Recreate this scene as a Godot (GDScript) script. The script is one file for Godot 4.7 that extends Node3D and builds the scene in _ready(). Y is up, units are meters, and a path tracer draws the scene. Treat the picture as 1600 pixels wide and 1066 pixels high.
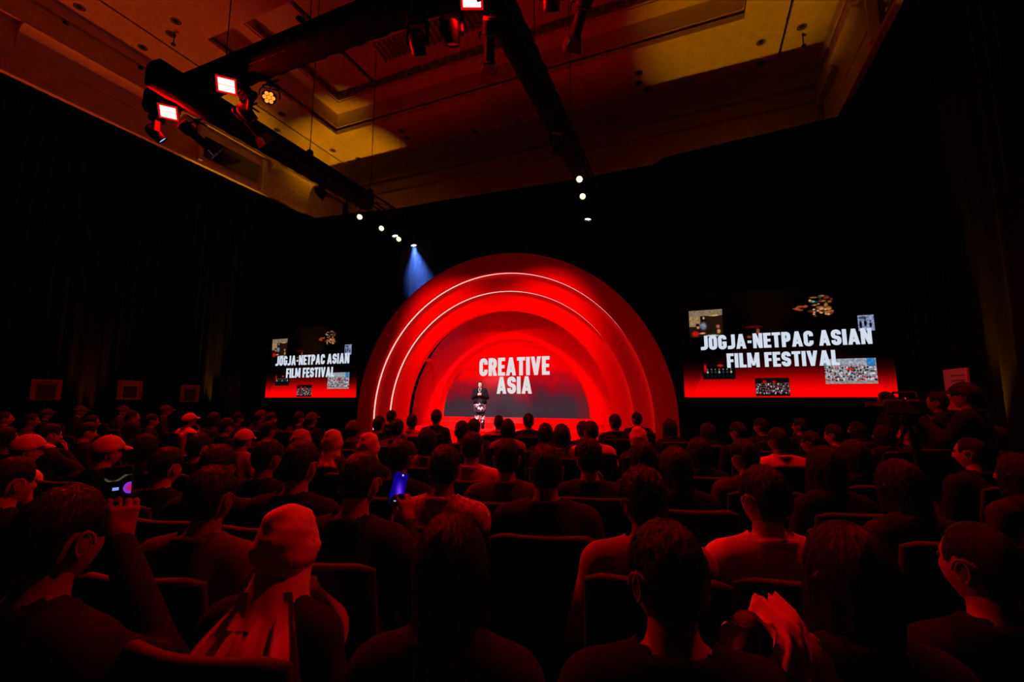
extends Node3D
# A darkened ballroom during a film-festival talk: red arch stage, side screens, coffered ceiling, lighting rig and a seated crowd.

const FOCAL := 694.0
const EYE := Vector3(0, 1.6, 0)
const CX := -6.15          # the hall's centre line
const STAGE := Vector3(-6.9, 1.9, -14.0)
const PANEL := 36.0       # square red panels
const KEY := 85.0         # profile spots on the speaker
const WASH := 75.0        # red washes on the arches
const AMBER := 84.0      # amber floor uplights
const REDUP := 11.0       # red floor uplights, added to redden the ceiling

var M := {}
var names := {}
var rng := RandomNumberGenerator.new()
var cam_basis := Basis()


class Bag:
	var v := PackedVector3Array()
	var n := PackedVector3Array()
	var t := PackedVector2Array()
	var i := PackedInt32Array()

	func tri(a: Vector3, b: Vector3, c: Vector3) -> void:
		var nn := (c - a).cross(b - a).normalized()
		var k := v.size()
		v.append_array(PackedVector3Array([a, b, c]))
		n.append_array(PackedVector3Array([nn, nn, nn]))
		t.append_array(PackedVector2Array([Vector2(0, 0), Vector2(1, 0), Vector2(1, 1)]))
		i.append_array(PackedInt32Array([k, k + 1, k + 2]))

	func quad(a: Vector3, b: Vector3, c: Vector3, d: Vector3) -> void:
		var nn := (c - a).cross(b - a) + (d - a).cross(c - a)
		nn = nn.normalized()
		var k := v.size()
		v.append_array(PackedVector3Array([a, b, c, d]))
		n.append_array(PackedVector3Array([nn, nn, nn, nn]))
		t.append_array(PackedVector2Array([Vector2(0, 1), Vector2(0, 0), Vector2(1, 0), Vector2(1, 1)]))
		i.append_array(PackedInt32Array([k, k + 1, k + 2, k, k + 2, k + 3]))

	func box(c: Vector3, s: Vector3, b := Basis()) -> void:
		var h := s / 2.0
		var p := []
		for q in 8:
			p.append(c + b * Vector3(h.x if q & 1 else -h.x, h.y if q & 2 else -h.y, h.z if q & 4 else -h.z))
		for f in [[0, 2, 3, 1], [5, 7, 6, 4], [4, 6, 2, 0], [1, 3, 7, 5], [2, 6, 7, 3], [4, 0, 1, 5]]:
			quad(p[f[3]], p[f[2]], p[f[1]], p[f[0]])

	# a box with chamfered edges
	func slab(c: Vector3, s: Vector3, e: float, b := Basis()) -> void:
		var h := s / 2.0
		e = minf(e, minf(h.x, minf(h.y, h.z)) * 0.9)
		var rows := []
		for q in [[-h.z, e], [-h.z + e, 0.0], [h.z - e, 0.0], [h.z, e]]:
			var row := PackedVector3Array()
			var w: float = h.x - q[1]
			var u: float = h.y - q[1]
			for k in [[-w + e, -u], [w - e, -u], [w, -u + e], [w, u - e], [w - e, u], [-w + e, u], [-w, u - e], [-w, -u + e]]:
				row.append(c + b * Vector3(k[0], k[1], q[0]))
			rows.append(row)
		for r in 3:
			for k in 8:
				quad(rows[r][k], rows[r][(k + 1) % 8], rows[r + 1][(k + 1) % 8], rows[r + 1][k])
		for k in range(1, 7):
			tri(rows[0][0], rows[0][k + 1], rows[0][k])
			tri(rows[3][0], rows[3][k], rows[3][k + 1])

	# smooth grid of rows of points
	func grid(rows: Array, wrap := false, us := 1.0, vs := 1.0) -> void:
		var k := v.size()
		var w: int = rows[0].size()
		var hh := rows.size()
		var nn := PackedVector3Array()
		nn.resize(w * hh)
		var flat := PackedVector3Array()
		for r in rows:
			flat.append_array(r)
		var cols := w if wrap else w - 1
		for y in hh - 1:
			for x in cols:
				var x2 := (x + 1) % w
				var a := y * w + x
				var b := y * w + x2
				var c := (y + 1) * w + x2
				var d := (y + 1) * w + x
				var f := (flat[c] - flat[a]).cross(flat[b] - flat[a]) + (flat[d] - flat[a]).cross(flat[c] - flat[a])
				nn[a] += f
				nn[b] += f
				nn[c] += f
				nn[d] += f
				i.append_array(PackedInt32Array([k + a, k + b, k + c, k + a, k + c, k + d]))
		for q in flat.size():
			nn[q] = nn[q].normalized() if nn[q].length_squared() > 1e-20 else Vector3.UP
			t.append(Vector2(us * float(q % w) / maxf(1.0, w - 1), vs * float(q / w) / maxf(1.0, hh - 1)))
		v.append_array(flat)
		n.append_array(nn)

	func disc(c: Vector3, axis: Vector3, r: float, sides := 20) -> void:
		var a := axis.normalized()
		var x := a.cross(Vector3.UP if absf(a.y) < 0.9 else Vector3.RIGHT).normalized()
		var y := x.cross(a)
		for k in sides:
			var p := TAU * k / sides
			var q := TAU * (k + 1) / sides
			tri(c, c + (x * cos(p) + y * sin(p)) * r, c + (x * cos(q) + y * sin(q)) * r)

	func tube(pts: Array, rad: Variant, sides := 10, cap := true) -> void:
		var rows := []
		var x := Vector3.ZERO
		for k in pts.size():
			var d: Vector3 = (pts[mini(k + 1, pts.size() - 1)] - pts[maxi(k - 1, 0)]).normalized()
			if x == Vector3.ZERO:
				x = d.cross(Vector3.UP if absf(d.y) < 0.9 else Vector3.RIGHT).normalized()
			x = (x - d * x.dot(d)).normalized()
			var y := d.cross(x)
			var r: float = rad[k] if rad is Array else rad
			var row := PackedVector3Array()
			for s in sides:
				var a := TAU * s / sides
				row.append(pts[k] + (x * cos(a) + y * sin(a)) * r)
			rows.append(row)
		grid(rows, true)
		if cap:
			for e in [0, pts.size() - 1]:
				for s in range(1, sides - 1):
					tri(rows[e][0], rows[e][s], rows[e][s + 1])

	# profile of (radius, height) turned about the local Y axis; flat bands are kept crisp by splitting rows
	func lathe(prof: Array, xf := Transform3D(), sides := 20, crisp := true) -> void:
		var rows := []
		for p in prof:
			var row := PackedVector3Array()
			for s in sides:
				var a := TAU * s / sides
				row.append(xf * Vector3(p.x * cos(a), p.y, p.x * sin(a)))
			rows.append(row)
		if crisp:
			for k in rows.size() - 1:
				grid([rows[k], rows[k + 1]], true)
		else:
			grid(rows, true)

	# convex or simple polygon in the local XY plane pushed along local Z from z0 to z1
	func prism(poly: PackedVector2Array, z0: float, z1: float, xf := Transform3D()) -> void:
		var ix := Geometry2D.triangulate_polygon(poly)
		for k in range(0, ix.size(), 3):
			var a := poly[ix[k]]
			var b := poly[ix[k + 1]]
			var c := poly[ix[k + 2]]
			tri(xf * Vector3(a.x, a.y, z1), xf * Vector3(b.x, b.y, z1), xf * Vector3(c.x, c.y, z1))
			tri(xf * Vector3(a.x, a.y, z0), xf * Vector3(c.x, c.y, z0), xf * Vector3(b.x, b.y, z0))
		for k in poly.size():
			var a := poly[k]
			var b := poly[(k + 1) % poly.size()]
			quad(xf * Vector3(a.x, a.y, z0), xf * Vector3(a.x, a.y, z1), xf * Vector3(b.x, b.y, z1), xf * Vector3(b.x, b.y, z0))

	func ball(c: Vector3, r: Vector3, b := Basis(), us := 14, vs := 9) -> void:
		var rows := []
		for y in vs + 1:
			var th := PI * y / vs
			var row := PackedVector3Array()
			for x in us:
				var ph := TAU * x / us
				row.append(c + b * (Vector3(sin(th) * cos(ph), cos(th), sin(th) * sin(ph)) * r))
			rows.append(row)
		grid(rows, true)

	func add(o: Bag, xf := Transform3D()) -> void:
		var k := v.size()
		var nb := xf.basis.inverse().transposed()
		for q in o.v.size():
			v.append(xf * o.v[q])
			n.append((nb * o.n[q]).normalized())
		t.append_array(o.t)
		for q in o.i:
			i.append(k + q)

	func mesh() -> ArrayMesh:
		var arr := []
		arr.resize(Mesh.ARRAY_MAX)
		arr[Mesh.ARRAY_VERTEX] = v
		arr[Mesh.ARRAY_NORMAL] = n
		arr[Mesh.ARRAY_TEX_UV] = t
		arr[Mesh.ARRAY_INDEX] = i
		var m := ArrayMesh.new()
		m.add_surface_from_arrays(Mesh.PRIMITIVE_TRIANGLES, arr)
		return m


# ------------------------------------------------------------------ helpers
func numbered(called: String) -> String:
	var k: int = names.get(called, 0)
	names[called] = k + 1
	return called if k == 0 else "%s_%03d" % [called, k]


func tag(o: Node, label := "", category := "", group := "", kind := "") -> Node:
	if label: o.set_meta("label", label)
	if category: o.set_meta("category", category)
	if group: o.set_meta("group", group)
	if kind: o.set_meta("kind", kind)
	return o


func thing(called: String, label: String, category: String, at := Vector3.ZERO, turn := 0.0, group := "") -> Node3D:
	var o := Node3D.new()
	o.name = numbered(called)
	add_child(o)
	o.position = at
	o.rotation.y = turn
	tag(o, label, category, group)
	return o


func part(b: Variant, called: String, m: Material, parent: Node, xf := Transform3D()) -> MeshInstance3D:
	var o := MeshInstance3D.new()
	o.mesh = b.mesh() if b is Bag else b
	o.material_override = m
	o.name = numbered(called) if parent == self else called
	o.transform = xf
	parent.add_child(o, true)
	return o


func struct(b: Bag, called: String, m: Material) -> MeshInstance3D:
	var o := part(b, called, m, self)
	o.set_meta("kind", "structure")
	return o


func mat(c: Color, rough := 0.8, metal := 0.0, spec := 0.4) -> StandardMaterial3D:
	var m := StandardMaterial3D.new()
	m.albedo_color = c
	m.roughness = rough
	m.metallic = metal
	m.metallic_specular = spec
	return m


func glow(c: Color, e: float) -> StandardMaterial3D:
	var m := mat(Color(0.02, 0.02, 0.02), 0.4)
	m.emission_enabled = true
	m.emission = c
	m.emission_energy_multiplier = e
	return m


func noise_tex(sd: int, freq: float, lo: Color, hi: Color, size := 256, type := FastNoiseLite.TYPE_SIMPLEX_SMOOTH) -> ImageTexture:
	var f := FastNoiseLite.new()
	f.seed = sd
	f.frequency = freq
	f.noise_type = type
	var im := Image.create(size, size, false, Image.FORMAT_RGB8)
	for y in size:
		for x in size:
			# blend across the border so that repeats do not show
			var u := float(x) / size
			var w := float(y) / size
			var a := lerpf(lerpf(f.get_noise_2d(x, y), f.get_noise_2d(x - size, y), u), lerpf(f.get_noise_2d(x, y - size), f.get_noise_2d(x - size, y - size), u), w)
			im.set_pixel(x, y, lo.lerp(hi, clampf(a * 1.4 + 0.5, 0.0, 1.0)))
	im.generate_mipmaps()
	return ImageTexture.create_from_image(im)


func triplanar(m: StandardMaterial3D, tex: Texture2D, scale: float) -> StandardMaterial3D:
	m.albedo_texture = tex
	m.uv1_triplanar = true
	m.uv1_scale = Vector3.ONE * scale
	return m


func aim(from: Vector3, to: Vector3) -> Basis:
	var d := (to - from).normalized()
	return Basis.looking_at(d, Vector3.UP if absf(d.y) < 0.98 else Vector3.RIGHT)


func spot(parent: Node, at: Vector3, b: Basis, c: Color, e: float, deg: float, blend := 0.8, size := 0.08) -> SpotLight3D:
	var l := SpotLight3D.new()
	l.name = "lamp_beam"
	l.light_color = c
	l.light_energy = e
	l.spot_angle = deg
	l.spot_angle_attenuation = blend
	l.spot_range = 60.0
	l.spot_attenuation = 2.0
	l.light_size = size
	l.shadow_enabled = true
	parent.add_child(l, true)
	l.transform = Transform3D(b, at)
	return l


func px(x: float, y: float) -> Vector3:
	# direction through a pixel of the 1600 x 1066 frame, one unit deep
	return cam_basis * Vector3((x - 800.0) / FOCAL, -(y - 533.0) / FOCAL, -1.0)


func at_y(x: float, y: float, h: float) -> Vector3:
	var r := px(x, y)
	return EYE + r * ((h - EYE.y) / r.y)


func at_z(x: float, y: float, z: float) -> Vector3:
	var r := px(x, y)
	return EYE + r * (z / r.z)


func at_x(x: float, y: float, w: float) -> Vector3:
	var r := px(x, y)
	return EYE + r * (w / r.x)


func _ready() -> void:
	rng.seed = 77
	# ---- camera
	cam_basis = Basis(Vector3.UP, atan2(285.0, Vector2(694, 89).length())) * Basis(Vector3.RIGHT, atan2(89.0, 694.0))
	var cam := Camera3D.new()
	cam.name = "camera"
	cam.fov = rad_to_deg(2.0 * atan(533.0 / FOCAL))
	cam.near = 0.05
	cam.far = 200.0
	add_child(cam)
	cam.transform = Transform3D(cam_basis, EYE)
	cam.current = true
	# ---- environment: a closed, dark hall
	var we := WorldEnvironment.new()
	we.name = "environment"
	var env := Environment.new()
	env.background_mode = Environment.BG_COLOR
	env.background_color = Color.BLACK
	env.tonemap_mode = Environment.TONE_MAPPER_LINEAR
	env.tonemap_exposure = 1.0
	env.sdfgi_enabled = true
	env.ssao_enabled = true
	env.ssil_enabled = true
	env.volumetric_fog_enabled = true
	env.volumetric_fog_density = 0.0
	we.environment = env
	add_child(we)
	materials()
	shell()
	ceiling()
	stage()
	screens()
	rigging()
	wall_items()
	uplights()
	crowd()
	haze()


# ------------------------------------------------------------------ materials
func materials() -> void:
	M.plaster = triplanar(mat(Color(1, 1, 1), 0.9), noise_tex(3, 0.02, Color(0.84, 0.78, 0.67), Color(0.9, 0.84, 0.73)), 0.5)
	M.window_glass = mat(Color(0.06, 0.06, 0.065), 0.08, 0.0, 0.5)
	M.fret = mat(Color(0.42, 0.34, 0.22), 0.6)
	M.drape = triplanar(mat(Color(1, 1, 1), 1.0, 0.0, 0.1), noise_tex(5, 0.05, Color(0.05, 0.047, 0.045), Color(0.085, 0.08, 0.075)), 1.5)
	M.carpet = triplanar(mat(Color(1, 1, 1), 1.0, 0.0, 0.1), noise_tex(6, 0.03, Color(0.12, 0.07, 0.06), Color(0.24, 0.15, 0.1)), 0.8)
	M.arch = triplanar(mat(Color(1, 1, 1), 0.72, 0.0, 0.3), noise_tex(8, 0.008, Color(0.88, 0.075, 0.055), Color(0.91, 0.085, 0.06)), 0.25)
	M.deck = triplanar(mat(Color(1, 1, 1), 0.42, 0.0, 0.5), noise_tex(9, 0.04, Color(0.85, 0.08, 0.07), Color(0.95, 0.12, 0.1)), 0.6)
	M.black = mat(Color(0.035, 0.035, 0.04), 0.55)
	M.black_metal = mat(Color(0.05, 0.05, 0.055), 0.38, 0.5)
	M.cloth_black = mat(Color(0.06, 0.06, 0.06), 0.95, 0.0, 0.2)
	M.scrim = mat(Color(0.45, 0.42, 0.34), 0.8)
	M.steel = mat(Color(0.55, 0.55, 0.57), 0.35, 0.9)
	M.wire = mat(Color(0.12, 0.1, 0.09), 0.5, 0.6)
	M.neon = glow(Color(1.0, 0.72, 0.68), 1.5)
	M.letter_blue = glow(Color(0.86, 0.9, 0.96), 0.9)
	M.letter_grey = glow(Color(0.93, 0.92, 0.92), 0.85)
	M.chair = triplanar(mat(Color(1, 1, 1), 0.85, 0.0, 0.25), noise_tex(12, 0.12, Color(0.055, 0.05, 0.055), Color(0.085, 0.08, 0.08)), 4.0)
	M.chair_trim = mat(Color(0.19, 0.17, 0.16), 0.7)
	M.chair_leg = mat(Color(0.09, 0.09, 0.09), 0.35, 0.7)


# ------------------------------------------------------------------ hall shell
func pleats(w: float, y0: float, tops: Array, depth := 0.16, fold := 0.34) -> Bag:
	# a gathered cloth, w wide along local X, with folds in local Z; tops: heights at even steps along its width
	var b := Bag.new()
	var cols := int(w / fold * 6.0)
	var hi := PackedVector3Array()
	var lo := PackedVector3Array()
	var hb := PackedVector3Array()
	var lb := PackedVector3Array()
	for k in cols + 1:
		var u := float(k) / cols
		var x := u * w
		var f := u * (tops.size() - 1)
		var y: float = lerpf(tops[int(minf(f, tops.size() - 2))], tops[int(minf(f, tops.size() - 2)) + 1], f - minf(floorf(f), tops.size() - 2))
		var z := depth * 0.5 * (sin(x * TAU / fold + 0.7 * sin(x * 2.1)) + 0.35 * sin(x * 5.3 + 1.0))
		hi.append(Vector3(x, y, z * 0.12))
		lo.append(Vector3(x, y0, z * 1.25))
		hb.append(Vector3(x, y, z * 0.12 - 0.015))
		lb.append(Vector3(x, y0, z * 1.25 - 0.015))
	b.grid([hi, lo])
	b.grid([lb, hb])
	b.grid([hb, hi])
	return b


func shell() -> void:
	var b := Bag.new()
	b.box(Vector3(CX, -0.1, -7.3), Vector3(27.4, 0.2, 27.8))
	struct(b, "floor", M.carpet)
	# solid walls with thickness, drapes hung in front of them as parts
	var left := -18.75
	var right := 5.4
	for s in [["wall_left", Vector3(left - 0.15, 8.7, -7.3), Vector3(0.3, 17.4, 27.8)], ["wall_right", Vector3(right + 0.15, 8.7, -7.3), Vector3(0.3, 17.4, 27.8)],
			["wall_front", Vector3(CX, 8.7, -21.1), Vector3(27.4, 17.4, 0.3)], ["wall_back", Vector3(CX, 8.7, 6.4), Vector3(27.4, 17.4, 0.3)]]:
		b = Bag.new()
		b.box(s[1], s[2])
		var w := struct(b, s[0], M.drape)
		if s[0] == "wall_left":
			for k in 8:
				part(pleats(2.96, 0.02, [11.14, 11.14]), "drape_panel", M.drape, w, Transform3D(Basis(Vector3.UP, PI / 2), Vector3(left + 0.24, 0, 6.0 - k * 3.0)))
		if s[0] == "wall_right":
			for k in 8:
				part(pleats(2.96, 0.02, [11.14, 11.14]), "drape_panel", M.drape, w, Transform3D(Basis(Vector3.UP, -PI / 2), Vector3(right - 0.24, 0, 3.0 - k * 3.0)))
		if s[0] == "wall_front":
			# the tall black drape behind the stage; its top edge sags and steps as it does in the hall
			var top := [Vector2(482, 342), Vector2(560, 332), Vector2(620, 326), Vector2(700, 312), Vector2(800, 296), Vector2(900, 280), Vector2(1026, 256), Vector2(1033, 247), Vector2(1120, 226), Vector2(1220, 203), Vector2(1335, 176)]
			var z := -16.3
			for k in 9:
				var x0 := left + 0.35 + k * 2.68
				var tops := []
				for q in 9:
					var x := x0 + 2.67 * q / 8.0
					var y := 10.6
					for j in top.size() - 1:
						var p := at_z(top[j].x, top[j].y, z)
						var r := at_z(top[j + 1].x, top[j + 1].y, z)
						if x < p.x and j == 0:
							y = p.y
						if x >= p.x and (x < r.x or j == top.size() - 2):
							y = lerpf(p.y, r.y, clampf((x - p.x) / (r.x - p.x), 0, 1))
					tops.append(y)
				part(pleats(2.67, 0.02, tops), "drape_panel", M.drape, w, Transform3D(Basis(), Vector3(x0, 0, z)))


func frame_rect(b: Bag, x0: float, x1: float, z0: float, z1: float, y: float, w: float, h: float) -> void:
	# four bars round a rectangle, w wide outward, h high upward from y
	b.box(Vector3((x0 + x1) / 2, y + h / 2, z0 - w / 2), Vector3(x1 - x0 + 2 * w, h, w))
	b.box(Vector3((x0 + x1) / 2, y + h / 2, z1 + w / 2), Vector3(x1 - x0 + 2 * w, h, w))
	b.box(Vector3(x0 - w / 2, y + h / 2, (z0 + z1) / 2), Vector3(w, h, z1 - z0))
	b.box(Vector3(x1 + w / 2, y + h / 2, (z0 + z1) / 2), Vector3(w, h, z1 - z0))


func ceiling() -> void:
	var y := 14.1
	var gx0 := -16.85     # shadow groove that runs round the ceiling
	var gx1 := 3.5
	var gz0 := -17.7
	var gz1 := 4.6
	var hx0 := -15.25     # coffer opening
	var hx1 := 2.14
	var hz0 := -15.2
	var hz1 := -9.08
	var lid := Bag.new()
	lid.box(Vector3(CX, 17.0, -7.3), Vector3(27.4, 0.2, 27.8))
	lid.box(Vector3(CX, 14.42, -20.0), Vector3(27.0, 0.1, 2.4))
	var c := struct(lid, "ceiling", M.plaster)
	# flat plaster fields, parted by the groove
	var b := Bag.new()
	frame_rect(b, gx0 - 0.03, gx1 + 0.03, gz0 - 0.03, gz1, y, 1.36, 0.14)
	part(b, "ceiling_field", M.plaster, c)
	b = Bag.new()
	var g := 0.05
	b.box(Vector3((gx0 + g + hx0) / 2, y + 0.07, (gz0 + gz1) / 2), Vector3(hx0 - gx0 - g, 0.14, gz1 - gz0 - 2 * g))
	b.box(Vector3((gx1 - g + hx1) / 2, y + 0.07, (gz0 + gz1) / 2), Vector3(gx1 - g - hx1, 0.14, gz1 - gz0 - 2 * g))
	b.box(Vector3((hx0 + hx1) / 2, y + 0.07, (gz0 + g + hz0) / 2), Vector3(hx1 - hx0, 0.14, hz0 - gz0 - g))
	b.box(Vector3((hx0 + hx1) / 2, y + 0.07, (hz1 + gz1) / 2), Vector3(hx1 - hx0, 0.14, gz1 - hz1 - g))
	part(b, "ceiling_field", M.plaster, c)
	# deep slot above the opening, then the tall riser, soffit, fretwork and the inner field
	b = Bag.new()
	frame_rect(b, hx0 - 0.5, hx1 + 0.5, hz0 - 0.5, hz1 + 0.5, y + 0.14, 0.08, 0.6)
	b.box(Vector3((hx0 + hx1) / 2, y + 0.18, hz0 - 0.25), Vector3(hx1 - hx0 + 1.0, 0.06, 0.5))
	part(b, "slot_backing", M.plaster, c)
	b = Bag.new()
	frame_rect(b, hx0 + 0.02, hx1 - 0.02, hz0 + 0.02, hz1 - 0.02, y + 0.34, 0.12, 0.72)
	part(b, "coffer_riser", M.plaster, c)
	b = Bag.new()
	frame_rect(b, hx0 + 0.66, hx1 - 0.66, hz0 + 0.66, hz1 - 0.66, y + 1.04, 0.8, 0.08)
	part(b, "coffer_soffit", M.plaster, c)
	b = Bag.new()
	frame_rect(b, hx0 + 0.72, hx1 - 0.72, hz0 + 0.72, hz1 - 0.72, y + 1.1, 0.06, 0.5)
	part(b, "fret_backing", M.plaster, c)
	# openwork scrolls along the inner rim
	b = Bag.new()
	var runs := [[Vector3(hx0 + 0.7, y + 1.28, hz0 + 0.76), Vector3(1, 0, 0), hx1 - hx0 - 1.5], [Vector3(hx0 + 0.76, y + 1.28, hz0 + 0.8), Vector3(0, 0, 1), hz1 - hz0 - 1.5], [Vector3(hx1 - 0.76, y + 1.28, hz0 + 0.8), Vector3(0, 0, 1), hz1 - hz0 - 1.5], [Vector3(hx0 + 0.7, y + 1.28, hz1 - 0.76), Vector3(1, 0, 0), hx1 - hx0 - 1.5]]
	for r in runs:
		var n := int(r[2] / 0.42)
		for k in n:
			var o: Vector3 = r[0] + r[1] * (0.42 * (k + 0.5))
			var tilt := 0.6 if k % 2 else -0.6
			var pts := []
			for q in 9:
				var a := TAU * q / 8.0
				pts.append(o + r[1] * (0.17 * cos(a) + 0.05 * sin(a) * tilt) + Vector3.UP * (0.12 * sin(a)))
			b.tube(pts, 0.025, 5, false)
			b.tube([o - r[1] * 0.2 - Vector3.UP * 0.14 * signf(tilt), o, o + r[1] * 0.2 + Vector3.UP * 0.14 * signf(tilt)], [0.015, 0.05, 0.015], 5)
	tag(part(b, "fretwork", M.fret, c), "pierced scroll band round the inner coffer", "", "", "stuff")
	b = Bag.new()
	var iy := y + 1.5
	var cuts := [hx0 + 0.7, -12.72, -12.5, -6.6, -6.4, -0.65, -0.43, hx1 - 0.7]
	for k in range(0, 8, 2):
		b.box(Vector3((cuts[k] + cuts[k + 1]) / 2, iy + 0.07, (hz0 + hz1) / 2), Vector3(cuts[k + 1] - cuts[k], 0.14, hz1 - hz0 - 1.4))
	part(b, "coffer_field", M.plaster, c)
	# stepped cornice on both long sides: profile in (distance from the centre line, height)
	for s in [-1.0, 1.0]:
		var base := -18.2 if s < 0 else 4.85
		# near-vertical risers with thin projecting lips; distances run outward from the room
		var prof := PackedVector2Array([Vector2(0, y), Vector2(0, 13.73), Vector2(0.09, 13.73), Vector2(0.09, 12.92), Vector2(0.18, 12.92), Vector2(0.3, 12.85), Vector2(0.3, 11.27), Vector2(0.14, 11.27), Vector2(0.14, 11.15), Vector2(1.5, 11.15), Vector2(1.5, y)])
		for k in prof.size():
			prof[k].x = base + s * prof[k].x
		b = Bag.new()
		b.prism(prof, -19.2, 6.2)
		part(b, "cornice", M.plaster, c)
		# concave light coves fixed under the cornice, in separate lengths
		for span in [[-10.2, -5.6], [-16.75, -14.35], [-1.4, 3.0]]:
			b = Bag.new()
			var cove := PackedVector2Array()
			for q in 9:
				var a := PI / 2 * q / 8.0
				cove.append(Vector2(0.27 - 0.33 * (1.0 - cos(a)), 12.12 + 0.66 * sin(a)))
			cove.append(Vector2(-0.12, 12.78))
			cove.append(Vector2(-0.12, 12.86))
			cove.append(Vector2(0.32, 12.86))
			cove.append(Vector2(0.32, 12.1))
			for k in cove.size():
				cove[k].x = base + s * cove[k].x
			b.prism(cove, span[0], span[1])
			part(b, "light_cove", M.plaster, c)
		b = Bag.new()
		b.box(Vector3(base + s * 0.3, 12.05, -12.5), Vector3(0.06, 0.9, 2.5))
		part(b, "control_window", M.window_glass, c)
		for e in [-13.95, -11.05]:
			b = Bag.new()
			b.box(Vector3(base + s * 0.2, 12.05, e), Vector3(0.24, 1.5, 0.16))
			part(b, "pilaster", M.plaster, c)
	# the same steps along the stage end
	b = Bag.new()
	var zf := -18.95
	var pf := PackedVector2Array([Vector2(zf, y), Vector2(zf - 0.25, y - 0.2), Vector2(zf - 0.27, y - 0.3), Vector2(zf - 0.55, y - 0.32), Vector2(zf - 0.6, y - 0.8), Vector2(zf - 0.75, y - 0.85), Vector2(zf - 0.8, y - 2.6), Vector2(zf - 1.6, y - 2.6), Vector2(zf - 1.6, y)])
	var rot := Transform3D(Basis(Vector3(0, 0, 1), Vector3(0, 1, 0), Vector3(1, 0, 0)), Vector3.ZERO)
	b.prism(pf, -18.6, 5.3, rot)
	part(b, "cornice", M.plaster, c)
	# small fittings: recessed downlights, smoke detectors, sprinklers
	for p in [Vector2(223, 74), Vector2(302, 118), Vector2(440, 178), Vector2(433, 203), Vector2(520, 235), Vector2(627, 205), Vector2(637, 216), Vector2(470, 30), Vector2(998, 114), Vector2(998, 130), Vector2(1012, 140), Vector2(1189, 66), Vector2(1253, 42), Vector2(1189, 99), Vector2(267, 53), Vector2(275, 33), Vector2(124, 11), Vector2(742, 205), Vector2(810, 188), Vector2(560, 248)]:
		var q := at_y(p.x, p.y, y)
		var d := thing("recessed_downlight", "dark recessed ceiling downlight with a thin trim ring, unlit", "downlight", q, 0.0, "unlit recessed downlights in the ceiling")
		b = Bag.new()
		b.lathe([Vector2(0.0, 0.012), Vector2(0.1, 0.012), Vector2(0.13, -0.012), Vector2(0.15, -0.012), Vector2(0.15, 0.01)], Transform3D(), 18)
		part(b, "trim", M.wire, d)
		b = Bag.new()
		b.disc(Vector3(0, -0.002, 0), Vector3.DOWN, 0.1, 16)
		part(b, "lens", M.black, d)
	for p in [Vector2(222, 88), Vector2(273, 50), Vector2(484, 242), Vector2(1254, 52), Vector2(105, 16)]:
		var q := at_y(p.x, p.y, y)
		var d := thing("sprinkler", "small pendant ceiling sprinkler on a thin drop pipe", "sprinkler", q, 0.0, "pendant sprinklers under the ceiling")
		b = Bag.new()
		b.tube([Vector3(0, 0.0, 0), Vector3(0, -0.42, 0)], 0.02, 6)
		part(b, "drop_pipe", M.wire, d)
		b = Bag.new()
		b.lathe([Vector2(0.0, -0.5), Vector2(0.07, -0.49), Vector2(0.075, -0.46), Vector2(0.03, -0.42), Vector2(0.0, -0.4)], Transform3D(), 12)
		part(b, "head", M.wire, d)


# ------------------------------------------------------------------ stage
func ring(b: Bag, r0: float, r1: float, cy: float, zf: float, zb: float, foot := 0.0) -> void:
	# half-round arch on straight legs, between radii r0 and r1, front face at zf and back at zb
	var inn := []
	var out := []
	inn.append(Vector2(-r0, foot))
	out.append(Vector2(-r1, foot))
	for k in 65:
		var a := PI - PI * k / 64.0
		inn.append(Vector2(r0 * cos(a), cy + r0 * sin(a)))
		out.append(Vector2(r1 * cos(a), cy + r1 * sin(a)))
	inn.append(Vector2(r0, foot))
	out.append(Vector2(r1, foot))
	for zz in [[inn, zf, out, zf], [out, zf, out, zb], [out, zb, inn, zb], [inn, zb, inn, zf]]:
		var a := PackedVector3Array()
		var c := PackedVector3Array()
		for k in inn.size():
			a.append(Vector3(zz[0][k].x, zz[0][k].y, zz[1]))
			c.append(Vector3(zz[2][k].x, zz[2][k].y, zz[3]))
		b.grid([a, c])


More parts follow.
